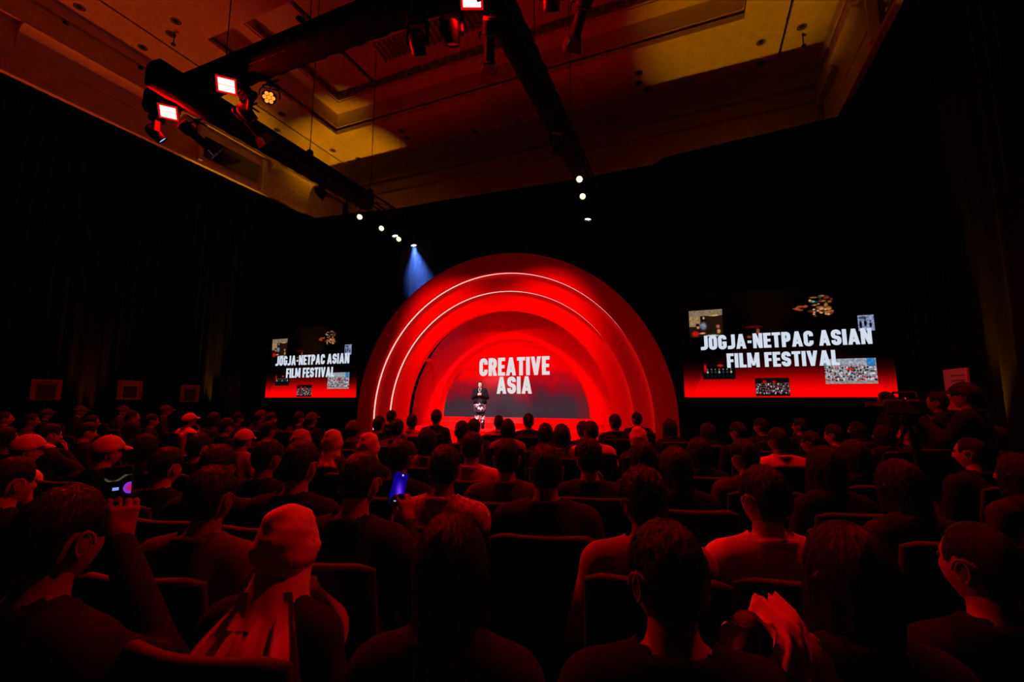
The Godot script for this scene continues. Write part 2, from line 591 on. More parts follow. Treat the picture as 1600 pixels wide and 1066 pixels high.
func stage() -> void:
	var b: Bag
	var st := thing("stage_platform", "red stepped half-round stage platform in front of the arches", "stage", Vector3(-6.1, 0, -15.1))
	for d in [[3.4, 0.38, 0.74, 0.9], [3.55, 0.75, 0.56, 0.74], [3.7, 2.3, 0.38, 0.56], [3.72, 2.75, 0.19, 0.38], [3.74, 3.2, 0.0, 0.19]]:
		b = Bag.new()
		var poly := PackedVector2Array()
		for k in 41:
			var a := PI * k / 40.0
			poly.append(Vector2(d[0] * signf(cos(a)) * pow(absf(cos(a)), 0.75), d[1] * pow(sin(a), 0.75)))
		b.prism(poly, d[2], d[3] - 0.02, Transform3D(Basis(Vector3(1, 0, 0), Vector3(0, 0, 1), Vector3(0, 1, 0)), Vector3.ZERO))
		var tier := part(b, "step", M.deck, st)
		b = Bag.new()
		var top := PackedVector2Array()
		for p in poly:
			top.append(p * (1.0 + 0.025 / d[0]))
		b.prism(top, d[3] - 0.02, d[3], Transform3D(Basis(Vector3(1, 0, 0), Vector3(0, 0, 1), Vector3(0, 1, 0)), Vector3.ZERO))
		part(b, "tread", M.deck, tier)
	# nested arches, outermost to innermost
	var arches := [
		["tallest outermost red half-round stage arch with a glowing line inside its rim", 5.02, 5.67, 0.83, 0.0, -0.22],
		["second red half-round stage arch, set just behind the outermost one", 4.43, 5.3, 0.83, -0.23, -0.4],
		["third red half-round stage arch with a dark gap behind its inner edge", 3.78, 4.7, 0.83, -0.42, -0.62],
		["innermost wide red half-round panel framing the curved centre screen", 2.95, 4.1, 0.8, -1.28, -1.4]]
	for q in arches.size():
		var a: Array = arches[q]
		var o := thing("stage_arch", a[0], "stage arch", Vector3(-6.1, 0, -13.46))
		b = Bag.new()
		ring(b, a[1], a[2], a[3], a[4], a[5], 0.0 if q < 3 else 0.1)
		part(b, "arch_panel", M.arch, o)
		if q < 2:
			b = Bag.new()
			ring(b, a[1] - 0.006, a[1] + 0.004, a[3], a[5] + 0.085, a[5] + 0.02, 0.4)
			part(b, "neon_strip", M.neon, o)
		if q == 2:
			for deg in [88.5, 146.0]:
				var r := deg_to_rad(deg)
				b = Bag.new()
				b.box(Vector3(3.95 * cos(r), 0.83 + 3.95 * sin(r), -1.0), Vector3(0.1, 0.1, 0.8), Basis(Vector3.BACK, r))
				part(b, "tie_batten", M.arch, o)
		if q == 3:
			b = Bag.new()
			# splayed reveal that leads back from the panel's inner edge to the screen
			var front := PackedVector3Array()
			var rear := PackedVector3Array()
			for k in 49:
				var t := PI * k / 48.0
				front.append(Vector3(2.955 * cos(t), 0.8 + 2.955 * sin(t), -1.29))
				rear.append(Vector3(2.83 * cos(t), 0.8 + 2.83 * sin(t), -1.53))
			b.grid([front, rear])
			part(b, "screen_surround", M.arch, o)
	centre_screen()
	# red washes on the floor in front of the steps and two behind the third arch
	for x in [-9.7, -8.4, -7.0, -5.3, -3.9, -2.6]:
		led_bar(Vector3(x, 0.0, -11.55), Vector3(-6.1 + (x + 6.1) * 0.75, 2.2, -14.2), 1.7, "red floor wash light lying in front of the stage steps")
	for x in [-9.55, -2.65]:
		led_bar(Vector3(x, 0.0, -14.35), Vector3(-6.1 + (x + 6.1) * 0.8, 2.4, -14.85), 0.9, "red floor wash light tucked behind the third stage arch")


func led_bar(at: Vector3, to: Vector3, e: float, label: String) -> void:
	var o := thing("floor_wash_light", label, "stage light", at, 0.0, label + "es")
	o.set_meta("group", "floor wash lights at the foot of the stage" if at.z > -12 else "floor wash lights behind the third arch")
	var head := Vector3(0, 0.13, 0)
	var bs := aim(at + head, to)
	var b := Bag.new()
	b.slab(head, Vector3(0.42, 0.13, 0.12), 0.015, bs)
	part(b, "housing", M.black, o)
	b = Bag.new()
	for s in [-1.0, 1.0]:
		b.box(Vector3(s * 0.225, 0.075, 0), Vector3(0.012, 0.15, 0.03))
	b.box(Vector3(0, 0.006, 0), Vector3(0.46, 0.012, 0.16))
	part(b, "bracket", M.black_metal, o)
	b = Bag.new()
	b.slab(head + bs * Vector3(0, 0, -0.063), Vector3(0.38, 0.09, 0.01), 0.003, bs)
	part(b, "lamp_lens", glow(Color(1, 0.06, 0.04), 3.0), o)
	spot(o, head + bs * Vector3(0, 0, -0.1), bs, Color(1, 0.0, 0.0), e, 62.0, 1.0, 0.12)


func flat_mat(im: Image, e: float) -> StandardMaterial3D:
	var m := mat(Color(0.02, 0.02, 0.02), 0.35)
	m.emission_enabled = true
	m.emission = Color.BLACK
	m.emission_texture = ImageTexture.create_from_image(im)
	m.emission_energy_multiplier = e
	m.texture_repeat = false
	return m


func centre_screen() -> void:
	var o := thing("centre_screen", "curved-top stage screen with two lines of pale lettering on red and grey", "screen", Vector3(-6.1, 0.9, -14.98))
	var r := 2.84
	var im := Image.create(512, 256, false, Image.FORMAT_RGB8)
	var f := FastNoiseLite.new()
	f.seed = 4
	f.frequency = 0.006
	for y in 256:
		for x in 512:
			var u := (x - 256) / 256.0
			var w := 1.0 - y / 256.0
			var d := Vector2(u + 0.1, w).length()
			# the picture on the screen: red sky over grey, with broad curved bands
			var k := smoothstep(0.1, 0.72, w + 0.12 * f.get_noise_2d(x * 2, y * 2) + (0.09 if Vector2(u + 0.42, w + 0.12).length() < 0.74 else 0.0) - (0.06 if Vector2(u + 0.75, w + 0.2).length() < 0.86 else 0.0))
			var c := Color(0.21, 0.17, 0.21).lerp(Color(0.52, 0.06, 0.13), smoothstep(0.0, 0.45, k)).lerp(Color(1.0, 0.0, 0.01), smoothstep(0.35, 1.0, k))
			c = c.lerp(Color(0.75, 0, 0.01), 0.0 if d < 0.9 else 0.3 * smoothstep(0.9, 1.0, d))
			im.set_pixel(x, y, c)
	var b := Bag.new()
	var poly := PackedVector2Array()
	for k in 49:
		var a := PI * k / 48.0
		poly.append(Vector2(r * cos(a), maxf(0.0, r * sin(a) - 0.1)))
	b.prism(poly, -0.12, -0.01)
	part(b, "cabinet", M.black, o)
	b = Bag.new()
	for k in 48:
		b.tri(Vector3(0, 0, 0), Vector3(poly[k].x, poly[k].y, 0), Vector3(poly[k + 1].x, poly[k + 1].y, 0))
	for k in b.v.size():
		b.t[k] = Vector2(0.5 + b.v[k].x / (2 * r), 1.0 - b.v[k].y / r)
	part(b, "display_screen", flat_mat(im, 1.0), o)
	lettering(o, "CREATIVE", Vector3(-1.32, 1.51, 0.006), 2.75, 0.66, M.letter_grey)
	lettering(o, "ASIA", Vector3(-0.61, 0.85, 0.006), 1.37, 0.62, M.letter_grey)


# ------------------------------------------------------------------ lettering: heavy condensed capitals from strokes
func arc(c: Vector2, r: float, a0: float, a1: float) -> Array:
	var p := []
	for k in 7:
		var a := deg_to_rad(lerpf(a0, a1, k / 6.0))
		p.append(c + Vector2(cos(a), sin(a)) * r)
	return p


func glyph(ch: String) -> Dictionary:
	var h := 0.115
	var r := 0.14
	var w := 0.54
	var x0 := h
	var x1 := w - h
	var y0 := h
	var y1 := 1.0 - h
	var stem := [Vector2(x0, 0), Vector2(x0, 1)]
	match ch:
		"A":
			return {w = 0.62, q = [[Vector2(0, 0), Vector2(0.2, 1), Vector2(0.4, 1), Vector2(0.22, 0)], [Vector2(0.62, 0), Vector2(0.42, 1), Vector2(0.22, 1), Vector2(0.4, 0)], [Vector2(0.2, 0.17), Vector2(0.23, 0.35), Vector2(0.39, 0.35), Vector2(0.42, 0.17)]]}
		"V":
			return {w = 0.6, q = [[Vector2(0, 1), Vector2(0.19, 0), Vector2(0.39, 0), Vector2(0.22, 1)], [Vector2(0.6, 1), Vector2(0.41, 0), Vector2(0.21, 0), Vector2(0.38, 1)]]}
		"C":
			return {w = w, s = [[Vector2(x1, 0.64)] + arc(Vector2(x1 - r, y1 - r), r, 0, 90) + arc(Vector2(x0 + r, y1 - r), r, 90, 180) + arc(Vector2(x0 + r, y0 + r), r, 180, 270) + arc(Vector2(x1 - r, y0 + r), r, 270, 360) + [Vector2(x1, 0.36)]]}
		"O":
			return {w = w, s = [[Vector2(x1, 0.5)] + arc(Vector2(x1 - r, y1 - r), r, 0, 90) + arc(Vector2(x0 + r, y1 - r), r, 90, 180) + arc(Vector2(x0 + r, y0 + r), r, 180, 270) + arc(Vector2(x1 - r, y0 + r), r, 270, 360) + [Vector2(x1, 0.5)]]}
		"G":
			return {w = w, s = [[Vector2(x1, 0.68)] + arc(Vector2(x1 - r, y1 - r), r, 0, 90) + arc(Vector2(x0 + r, y1 - r), r, 90, 180) + arc(Vector2(x0 + r, y0 + r), r, 180, 270) + arc(Vector2(x1 - r, y0 + r), r, 270, 360) + [Vector2(x1, 0.53)]], q = [[Vector2(0.27, 0.36), Vector2(0.27, 0.54), Vector2(w, 0.54), Vector2(w, 0.36)]]}
		"J":
			return {w = 0.47, s = [[Vector2(0.355, 1)] + arc(Vector2(0.355 - r, y0 + r), r, 0, -90) + arc(Vector2(0.1, y0 + 0.02), 0.0201, -90, -95)], q = [[Vector2(0.0, 0.0), Vector2(0.0, 0.21), Vector2(0.16, 0.23), Vector2(0.16, 0.0)]]}
		"S":
			return {w = w, s = [[Vector2(x1, 0.68)] + arc(Vector2(x1 - r, y1 - r), r, 0, 90) + arc(Vector2(x0 + r, y1 - r), r, 90, 180) + arc(Vector2(x0 + r, 0.51 + r), r, 180, 270) + arc(Vector2(x1 - r, 0.49 - r), r, 90, 0) + arc(Vector2(x1 - r, y0 + r), r, 0, -90) + arc(Vector2(x0 + r, y0 + r), r, -90, -180) + [Vector2(x0, 0.33)]]}
		"P":
			return {w = 0.52, s = [stem, [Vector2(x0, y1)] + arc(Vector2(x1 - r - 0.02, y1 - r), r, 90, 0) + arc(Vector2(x1 - r - 0.02, 0.45 + r), r, 0, -90) + [Vector2(x0, 0.45)]]}
		"R":
			return {w = 0.55, s = [stem, [Vector2(x0, y1)] + arc(Vector2(x1 - r - 0.01, y1 - r), r, 90, 0) + arc(Vector2(x1 - r - 0.01, 0.48 + r), r, 0, -90) + [Vector2(x0, 0.48)]], q = [[Vector2(0.22, 0.45), Vector2(0.42, 0.45), Vector2(0.55, 0), Vector2(0.32, 0)]]}
		"E":
			return {w = 0.45, s = [stem], q = [bar(0, 0.45, 0, 0.19), bar(0, 0.42, 0.41, 0.59), bar(0, 0.45, 0.81, 1)]}
		"F":
			return {w = 0.43, s = [stem], q = [bar(0, 0.41, 0.39, 0.58), bar(0, 0.44, 0.81, 1)]}
		"L":
			return {w = 0.43, s = [stem], q = [bar(0, 0.43, 0, 0.19)]}
		"I":
			return {w = 0.23, s = [stem]}
		"T":
			return {w = 0.5, q = [bar(0.135, 0.365, 0, 1), bar(0, 0.5, 0.81, 1)]}
		"M":
			return {w = 0.74, q = [bar(0, 0.22, 0, 1), bar(0.52, 0.74, 0, 1), [Vector2(0.02, 1), Vector2(0.29, 0.12), Vector2(0.42, 0.12), Vector2(0.25, 1)], [Vector2(0.72, 1), Vector2(0.45, 0.12), Vector2(0.32, 0.12), Vector2(0.49, 1)]]}
		"N":
			return {w = 0.57, q = [bar(0, 0.21, 0, 1), bar(0.36, 0.57, 0, 1), [Vector2(0.0, 1), Vector2(0.22, 1), Vector2(0.57, 0), Vector2(0.35, 0)]]}
		"-":
			return {w = 0.3, q = [bar(0.03, 0.27, 0.36, 0.53)]}
	return {w = 0.18}


func bar(x0: float, x1: float, y0: float, y1: float) -> Array:
	return [Vector2(x0, y0), Vector2(x0, y1), Vector2(x1, y1), Vector2(x1, y0)]


func lettering(parent: Node, words: String, at: Vector3, width: float, cap: float, m: Material) -> void:
	var total := -0.06
	for ch in words:
		total += glyph(ch).w + 0.06
	var sx := width / total
	var x := 0.0
	for ch in words:
		var g := glyph(ch)
		var b := Bag.new()
		for q in g.get("q", []):
			b.quad(Vector3(q[0].x * sx, q[0].y * cap, 0), Vector3(q[1].x * sx, q[1].y * cap, 0), Vector3(q[2].x * sx, q[2].y * cap, 0), Vector3(q[3].x * sx, q[3].y * cap, 0))
		for s in g.get("s", []):
			var l := PackedVector3Array()
			var rr := PackedVector3Array()
			for k in s.size():
				var d: Vector2 = (s[mini(k + 1, s.size() - 1)] - s[maxi(k - 1, 0)]).normalized()
				var o := Vector2(-d.y, d.x) * 0.115
				var p: Vector2 = s[k] + o
				var q: Vector2 = s[k] - o
				l.append(Vector3(p.x * sx, p.y * cap, 0))
				rr.append(Vector3(q.x * sx, q.y * cap, 0))
			b.grid([l, rr])
		if b.v.size():
			part(b, "screen_letter", m, parent, Transform3D(Basis(), at + Vector3(x * sx, 0, 0)))
		x += g.w + 0.06


func picture(im: Image, r: Rect2, kind: int, sd: int) -> void:
	# one of the small event photographs that float on the side screens, as soft blobs of its main colours
	var g := RandomNumberGenerator.new()
	g.seed = sd
	var W := im.get_width()
	var H := im.get_height()
	var x0 := int(r.position.x * W)
	var y0 := int(r.position.y * H)
	var w := int(r.size.x * W)
	var h := int(r.size.y * H)
	var blobs := []
	match kind:
		0:  # room with people round a table
			im.fill_rect(Rect2i(x0, y0, w, h), Color(0.13, 0.08, 0.05))
			im.fill_rect(Rect2i(x0, y0, w, int(h * 0.22)), Color(0.52, 0.45, 0.36))
			im.fill_rect(Rect2i(x0, y0 + int(h * 0.2), int(w * 0.34), int(h * 0.4)), Color(0.62, 0.5, 0.33))
			blobs = [[0.42, 0.33, 0.09, 0.13, Color(0.07, 0.05, 0.05)], [0.44, 0.29, 0.05, 0.07, Color(0.82, 0.62, 0.5)], [0.42, 0.58, 0.14, 0.2, Color(0.45, 0.5, 0.58)], [0.25, 0.55, 0.09, 0.1, Color(0.08, 0.04, 0.04)], [0.26, 0.63, 0.07, 0.08, Color(0.85, 0.5, 0.36)], [0.17, 0.86, 0.15, 0.15, Color(0.8, 0.1, 0.06)], [0.38, 0.85, 0.14, 0.05, Color(0.85, 0.6, 0.45)], [0.85, 0.62, 0.08, 0.1, Color(0.78, 0.4, 0.28)], [0.87, 0.8, 0.08, 0.12, Color(0.75, 0.55, 0.3)], [0.68, 0.95, 0.3, 0.06, Color(0.8, 0.82, 0.85)], [0.75, 0.22, 0.22, 0.04, Color(0.85, 0.66, 0.4)]]
		1:  # dancers in warm stage light
			for k in 26:
				blobs.append([g.randf_range(0.45, 0.98), g.randf_range(0.1, 0.98), g.randf_range(0.05, 0.16), g.randf_range(0.04, 0.12), Color(0.75, 0.5, 0.26).lerp(Color(0.35, 0.1, 0.04), g.randf())])
			for k in 8:
				blobs.append([g.randf_range(0.05, 0.35), g.randf_range(0.5, 0.7), 0.1, 0.06, Color(0.62, 0.26, 0.1)])
			blobs += [[0.55, 0.38, 0.13, 0.08, Color(0.1, 0.25, 0.3)], [0.45, 0.3, 0.05, 0.06, Color(0.9, 0.6, 0.45)], [0.7, 0.2, 0.05, 0.12, Color(0.12, 0.25, 0.3)], [0.53, 0.36, 0.05, 0.05, Color(0.6, 0.75, 0.85)]]
			for k in 12:
				blobs.append([g.randf_range(0.5, 0.95), g.randf_range(0.6, 0.95), 0.05, 0.05, Color(0.95, 0.68, 0.5)])
		2:  # three silhouettes against a pale wall
			im.fill_rect(Rect2i(x0, y0, w, h), Color(0.55, 0.6, 0.74))
			blobs = [[0.3, 0.15, 0.4, 0.12, Color(0.2, 0.24, 0.3)], [0.15, 0.6, 0.12, 0.4, Color(0.03, 0.03, 0.05)], [0.45, 0.5, 0.13, 0.3, Color(0.02, 0.02, 0.04)], [0.45, 0.22, 0.06, 0.09, Color(0.02, 0.02, 0.04)], [0.76, 0.62, 0.12, 0.22, Color(0.04, 0.04, 0.06)], [0.77, 0.38, 0.05, 0.08, Color(0.04, 0.04, 0.06)]]
		3:  # performer in red light
			blobs = [[0.4, 0.3, 0.5, 0.12, Color(0.3, 0.02, 0.02)], [0.55, 0.55, 0.1, 0.22, Color(0.6, 0.3, 0.18)], [0.2, 0.85, 0.15, 0.12, Color(0.5, 0.25, 0.15)], [0.75, 0.75, 0.12, 0.15, Color(0.55, 0.15, 0.1)]]
		4:  # people on a dark stage
			im.fill_rect(Rect2i(x0, y0, w, h), Color(0.02, 0.02, 0.03))
			blobs = [[0.08, 0.35, 0.07, 0.38, Color(0.85, 0.03, 0.04)], [0.55, 0.2, 0.14, 0.12, Color(0.85, 0.12, 0.08)]]
			for k in 7:
				var xx := 0.15 + k * 0.12
				blobs += [[xx, 0.42, 0.025, 0.05, Color(0.8, 0.6, 0.5)], [xx, 0.58, 0.045, 0.11, Color(0.75, 0.75, 0.7) if k % 3 == 0 else Color(0.2, 0.22, 0.3)], [xx, 0.8, 0.03, 0.13, Color(0.05, 0.12, 0.14)]]
		5, 6:  # group portraits
			im.fill_rect(Rect2i(x0, y0, w, h), Color(0.06, 0.04, 0.05) if kind == 5 else Color(0.62, 0.64, 0.68))
			if kind == 6:
				im.fill_rect(Rect2i(x0, y0 + int(h * 0.83), w, int(h * 0.17)), Color(0.6, 0.55, 0.53))
				im.fill_rect(Rect2i(x0 + int(w * 0.83), y0, int(w * 0.16), int(h * 0.34)), Color(0.2, 0.5, 0.75))
				im.fill_rect(Rect2i(x0, y0 + int(h * 0.2), int(w * 0.13), int(h * 0.2)), Color(0.35, 0.55, 0.58))
			else:
				blobs += [[0.28, 0.2, 0.09, 0.12, Color(0.85, 0.04, 0.05)], [0.56, 0.22, 0.08, 0.1, Color(0.85, 0.04, 0.05)]]
			for row in 5:
				for k in 26:
					var xx := (k + g.randf()) / 26.0
					var yy := 0.3 + row * 0.12 + g.randf_range(-0.03, 0.03)
					blobs += [[xx, yy + 0.06, 0.025, 0.06, [Color(0.85, 0.85, 0.9), Color(0.08, 0.08, 0.1), Color(0.7, 0.2, 0.2), Color(0.4, 0.5, 0.6), Color(0.1, 0.1, 0.12)][g.randi() % 5]], [xx, yy, 0.013, 0.03, Color(0.8, 0.58, 0.5)], [xx, yy - 0.025, 0.014, 0.018, Color(0.08, 0.05, 0.05)]]
			if kind == 6:
				blobs.append([0.5, 0.42, 0.1, 0.06, Color(0.9, 0.08, 0.08)])
	for q in blobs:
		for y in range(maxi(y0, y0 + int((q[1] - q[3]) * h)), mini(y0 + h, y0 + int((q[1] + q[3]) * h) + 1)):
			for x in range(maxi(x0, x0 + int((q[0] - q[2]) * w)), mini(x0 + w, x0 + int((q[0] + q[2]) * w) + 1)):
				var d := Vector2((float(x - x0) / w - q[0]) / q[2], (float(y - y0) / h - q[1]) / q[3]).length()
				if d < 1.0:
					im.set_pixel(x, y, im.get_pixel(x, y).lerp(q[4], smoothstep(1.0, 0.3, d)))
	# grain and small shapes, as in any photograph shown small
	var f := FastNoiseLite.new()
	f.seed = sd
	f.frequency = 0.06
	for y in range(y0, mini(y0 + h, H)):
		for x in range(x0, mini(x0 + w, W)):
			im.set_pixel(x, y, im.get_pixel(x, y) * (0.95 + 0.35 * f.get_noise_2d(x, y) + g.randf_range(-0.05, 0.05)))


func screens() -> void:
	var W := 1024
	var H := 614
	var im := Image.create(W, H, false, Image.FORMAT_RGB8)
	for y in H:
		var v := float(y) / H
		for x in W:
			var u := float(x) / W
			# the slide: black above, red rising from the foot, with a faint wide arch
			var k := smoothstep(0.62, 0.97, v)
			var c := Color(0.004, 0.003, 0.005).lerp(Color(0.97, 0.0, 0.01), k)
			var d := Vector2((u - 0.5) / 0.46, (v - 1.12) / 0.66).length()
			if d > 1.0:
				c = c.lerp(Color(0.004, 0.003, 0.005), 0.45 * (1.0 - smoothstep(0.7, 0.95, v)))
			else:
				c += Color(0.05, 0.0, 0.0) * smoothstep(0.45, 0.6, v)
			im.set_pixel(x, y, c)
	picture(im, Rect2(0.045, 0.15, 0.18, 0.27), 0, 1)
	picture(im, Rect2(0.575, 0.06, 0.19, 0.22), 1, 2)
	picture(im, Rect2(0.865, 0.29, 0.07, 0.14), 2, 3)
	picture(im, Rect2(0.33, 0.29, 0.13, 0.17), 3, 4)
	picture(im, Rect2(0.105, 0.665, 0.17, 0.165), 4, 5)
	picture(im, Rect2(0.37, 0.825, 0.165, 0.165), 5, 6)
	picture(im, Rect2(0.70, 0.665, 0.225, 0.22), 6, 7)
	var dm := flat_mat(im, 1.0)
	for s in [[-0.27, "wide event screen with lettering, beside the arch and behind the standing camera operator"], [-18.06, "wide event screen with lettering, between the arch and the wall of square signs"]]:
		var o := thing("side_screen", s[1], "screen", Vector3(s[0], 1.62, -14.6))
		var w := 5.34 * 0.973
		var h := 3.2 * 0.973
		var b := Bag.new()
		b.box(Vector3(w / 2, h / 2, -0.07), Vector3(w + 0.06, h + 0.06, 0.12))
		part(b, "cabinet", M.black, o)
		b = Bag.new()
		b.quad(Vector3(0, 0, 0), Vector3(0, h, 0), Vector3(w, h, 0), Vector3(w, 0, 0))
		part(b, "display_screen", dm, o)
		for x in [0.5, w - 0.5]:
			b = Bag.new()
			b.box(Vector3(x, -0.83, -0.07), Vector3(0.1, 1.58, 0.1))
			b.box(Vector3(x, -1.59, 0.0), Vector3(0.5, 0.06, 0.9))
			part(b, "stand", M.black_metal, o)
		lettering(o, "JOGJA-NETPAC ASIAN", Vector3(0.525, 1.42, 0.006), 4.24, 0.435, M.letter_blue)
		lettering(o, "FILM FESTIVAL", Vector3(1.216, 0.866, 0.006), 2.78, 0.425, M.letter_blue)


# ------------------------------------------------------------------ lighting rig
func truss(label: String, a: Vector3, c: Vector3, sleeve: Array) -> Node3D:
	# square lattice truss from a to c (centre line), with black cloth sleeves over the given stretches (0..1)
	var o := thing("lighting_truss", label, "truss", (a + c) / 2)
	var l := (c - a).length()
	var bs := Basis.looking_at((c - a).normalized(), Vector3.UP)
	var h := 0.2
	for s in [Vector2(-h, -h), Vector2(h, -h), Vector2(h, h), Vector2(-h, h)]:
		var b := Bag.new()
		b.tube([bs * Vector3(s.x, s.y, -l / 2), bs * Vector3(s.x, s.y, l / 2)], 0.026, 8)
		part(b, "chord", M.black_metal, o)
	var lace := Bag.new()
	var n := int(l / 0.45)
	for k in n:
		var z0 := -l / 2 + l * k / n
		var z1 := -l / 2 + l * (k + 1) / n
		var f := 1.0 if k % 2 else -1.0
		for s in [-h, h]:
			lace.tube([bs * Vector3(s, -h * f, z0), bs * Vector3(s, h * f, z1)], 0.012, 5, false)
			lace.tube([bs * Vector3(-h * f, s, z0), bs * Vector3(h * f, s, z1)], 0.012, 5, false)
	part(lace, "lacing", M.black_metal, o)
	for s in sleeve:
		var rows := []
		var steps := int((s[1] - s[0]) * l / 0.18)
		for k in steps + 1:
			var z: float = -l / 2 + l * lerpf(s[0], s[1], float(k) / steps)
			var row := PackedVector3Array()
			for q in 16:
				var t := TAU * q / 16.0 + PI / 16
				var p := Vector2(cos(t), sin(t))
				p /= maxf(absf(p.x), absf(p.y))
				var e := h + 0.045 + 0.012 * sin(k * 2.3 + q * 1.7)
				row.append(bs * Vector3(p.x * e, p.y * e - (0.05 if p.y < -0.9 else 0.0), z))
			rows.append(row)
		var b := Bag.new()
		b.grid(rows, true)
		part(b, "cloth_sleeve", M.cloth_black, o)
	return o


func hanger(at: Vector3) -> void:
	var o := thing("hoist_cable", "thin steel hoist cable from the ceiling down to a black truss", "cable", Vector3(at.x, 8.4, at.z), 0.0, "hoist cables above the trusses")
	var b := Bag.new()
	b.tube([Vector3(0, 0.1, 0), Vector3(0, 5.7, 0)], 0.012, 5)
	part(b, "cable", M.wire, o)
	b = Bag.new()
	b.slab(Vector3(0, 0.12, 0), Vector3(0.16, 0.3, 0.16), 0.03)
	part(b, "hook_block", M.black, o)
	b = Bag.new()
	b.lathe([Vector2(0, 5.7), Vector2(0.14, 5.69), Vector2(0.14, 5.66), Vector2(0, 5.66)], Transform3D(), 14)
	part(b, "ceiling_plate", M.wire, o)


func clamp_and_yoke(o: Node3D, head: Vector3, w: float, bs: Basis, top: float) -> void:
	# hook clamp on the truss's lower chord, a drop rod, and a bent yoke round the head; all in the fixture's own axes (head at origin)
	var b := Bag.new()
	b.slab(Vector3(0, top, 0), Vector3(0.07, 0.12, 0.09), 0.015)
	b.box(Vector3(0, top + 0.03, 0), Vector3(0.46, 0.03, 0.03))
	b.box(Vector3(0, top + 0.03, 0), Vector3(0.03, 0.03, 0.46))
	b.tube([Vector3(0, top - 0.05, 0), Vector3(0, w + 0.03, 0)], 0.014, 6)
	part(b, "clamp", M.black_metal, o)
	b = Bag.new()
	var side := Vector3(bs.x.x, 0, bs.x.z).normalized() * w
	b.tube([-side, -side + Vector3(0, w * 0.6, 0), -side * 0.75 + Vector3(0, w, 0), side * 0.75 + Vector3(0, w, 0), side + Vector3(0, w * 0.6, 0), side], 0.014, 6)
	part(b, "yoke", M.black_metal, o)


func par_lamp(called: String, label: String, group: String, at: Vector3, to: Vector3, lens: Color, lens_e: float, beam: Color, e: float, deg: float, cells := true, r := 0.13, top := 0.3) -> Node3D:
	var o := thing(called, label, "stage light", at, 0.0, group)
	var bs := aim(at, to)
	clamp_and_yoke(o, at, r + 0.05, bs, top)
	var fw := Transform3D(bs * Basis(Vector3.RIGHT, -PI / 2), Vector3.ZERO)   # local +Y runs along the beam
	var b := Bag.new()
	b.lathe([Vector2(0.0, -0.2), Vector2(r * 0.6, -0.2), Vector2(r * 0.85, -0.15), Vector2(r * 0.9, 0.0), Vector2(r, 0.02), Vector2(r, 0.13), Vector2(r * 0.93, 0.13), Vector2(r * 0.93, 0.08)], fw, 20)
	part(b, "housing", M.black, o)
	var m := glow(lens, lens_e)
	if cells:
		for k in 7:
			var a := TAU * k / 6.0
			var q := Vector3.ZERO if k == 6 else Vector3(cos(a), 0, sin(a)) * r * 0.58
			b = Bag.new()
			b.lathe([Vector2(0, 0.105), Vector2(r * 0.17, 0.1), Vector2(r * 0.27, 0.085), Vector2(r * 0.27, 0.075)], fw * Transform3D(Basis(), q), 12, false)
			part(b, "lamp_cell", m, o)
	else:
		b = Bag.new()
		b.lathe([Vector2(0, 0.11), Vector2(r * 0.5, 0.1), Vector2(r * 0.85, 0.075)], fw, 16, false)
		part(b, "lamp_lens", m, o)
	b = Bag.new()
	b.disc(fw * Vector3(0, 0.07, 0), fw.basis.y, r * 0.93, 20)
	part(b, "reflector", M.black_metal, o)
	spot(o, fw * Vector3(0, 0.16, 0), bs, beam, e, deg, 1.0, 0.06)
	return o


func profile_spot(label: String, at: Vector3, to: Vector3, beam: Color, e: float, deg: float) -> void:
	var o := thing("profile_spotlight", label, "stage light", at, 0.0, "profile spotlights under the cross truss")
	var bs := aim(at, to)
	clamp_and_yoke(o, at, 0.17, bs, 0.34)
	var fw := Transform3D(bs * Basis(Vector3.RIGHT, -PI / 2), Vector3.ZERO)
	var b := Bag.new()
	b.lathe([Vector2(0, -0.34), Vector2(0.11, -0.34), Vector2(0.13, -0.3), Vector2(0.13, -0.1), Vector2(0.09, -0.06), Vector2(0.09, 0.3), Vector2(0.105, 0.31), Vector2(0.105, 0.36), Vector2(0.085, 0.36), Vector2(0.085, 0.33)], fw, 18)
	part(b, "barrel", M.black, o)
	for k in 4:
		b = Bag.new()
		var t := Transform3D(Basis(Vector3.UP, k * PI / 2), Vector3.ZERO)
		var q := fw * t
		b.prism(PackedVector2Array([Vector2(-0.09, 0.35), Vector2(0.09, 0.35), Vector2(0.14, 0.54), Vector2(-0.14, 0.54)]), 0.0, 0.004, q * Transform3D(Basis(Vector3.RIGHT, 0.3), Vector3(0, 0.0, -0.0)))
		part(b, "barn_door", M.steel, o)
	b = Bag.new()
	b.disc(fw * Vector3(0, 0.335, 0), fw.basis.y, 0.085, 16)
	part(b, "lamp_lens", glow(beam, 8.0), o)
	spot(o, fw * Vector3(0, 0.37, 0), bs, beam, e, deg, 0.3, 0.03)


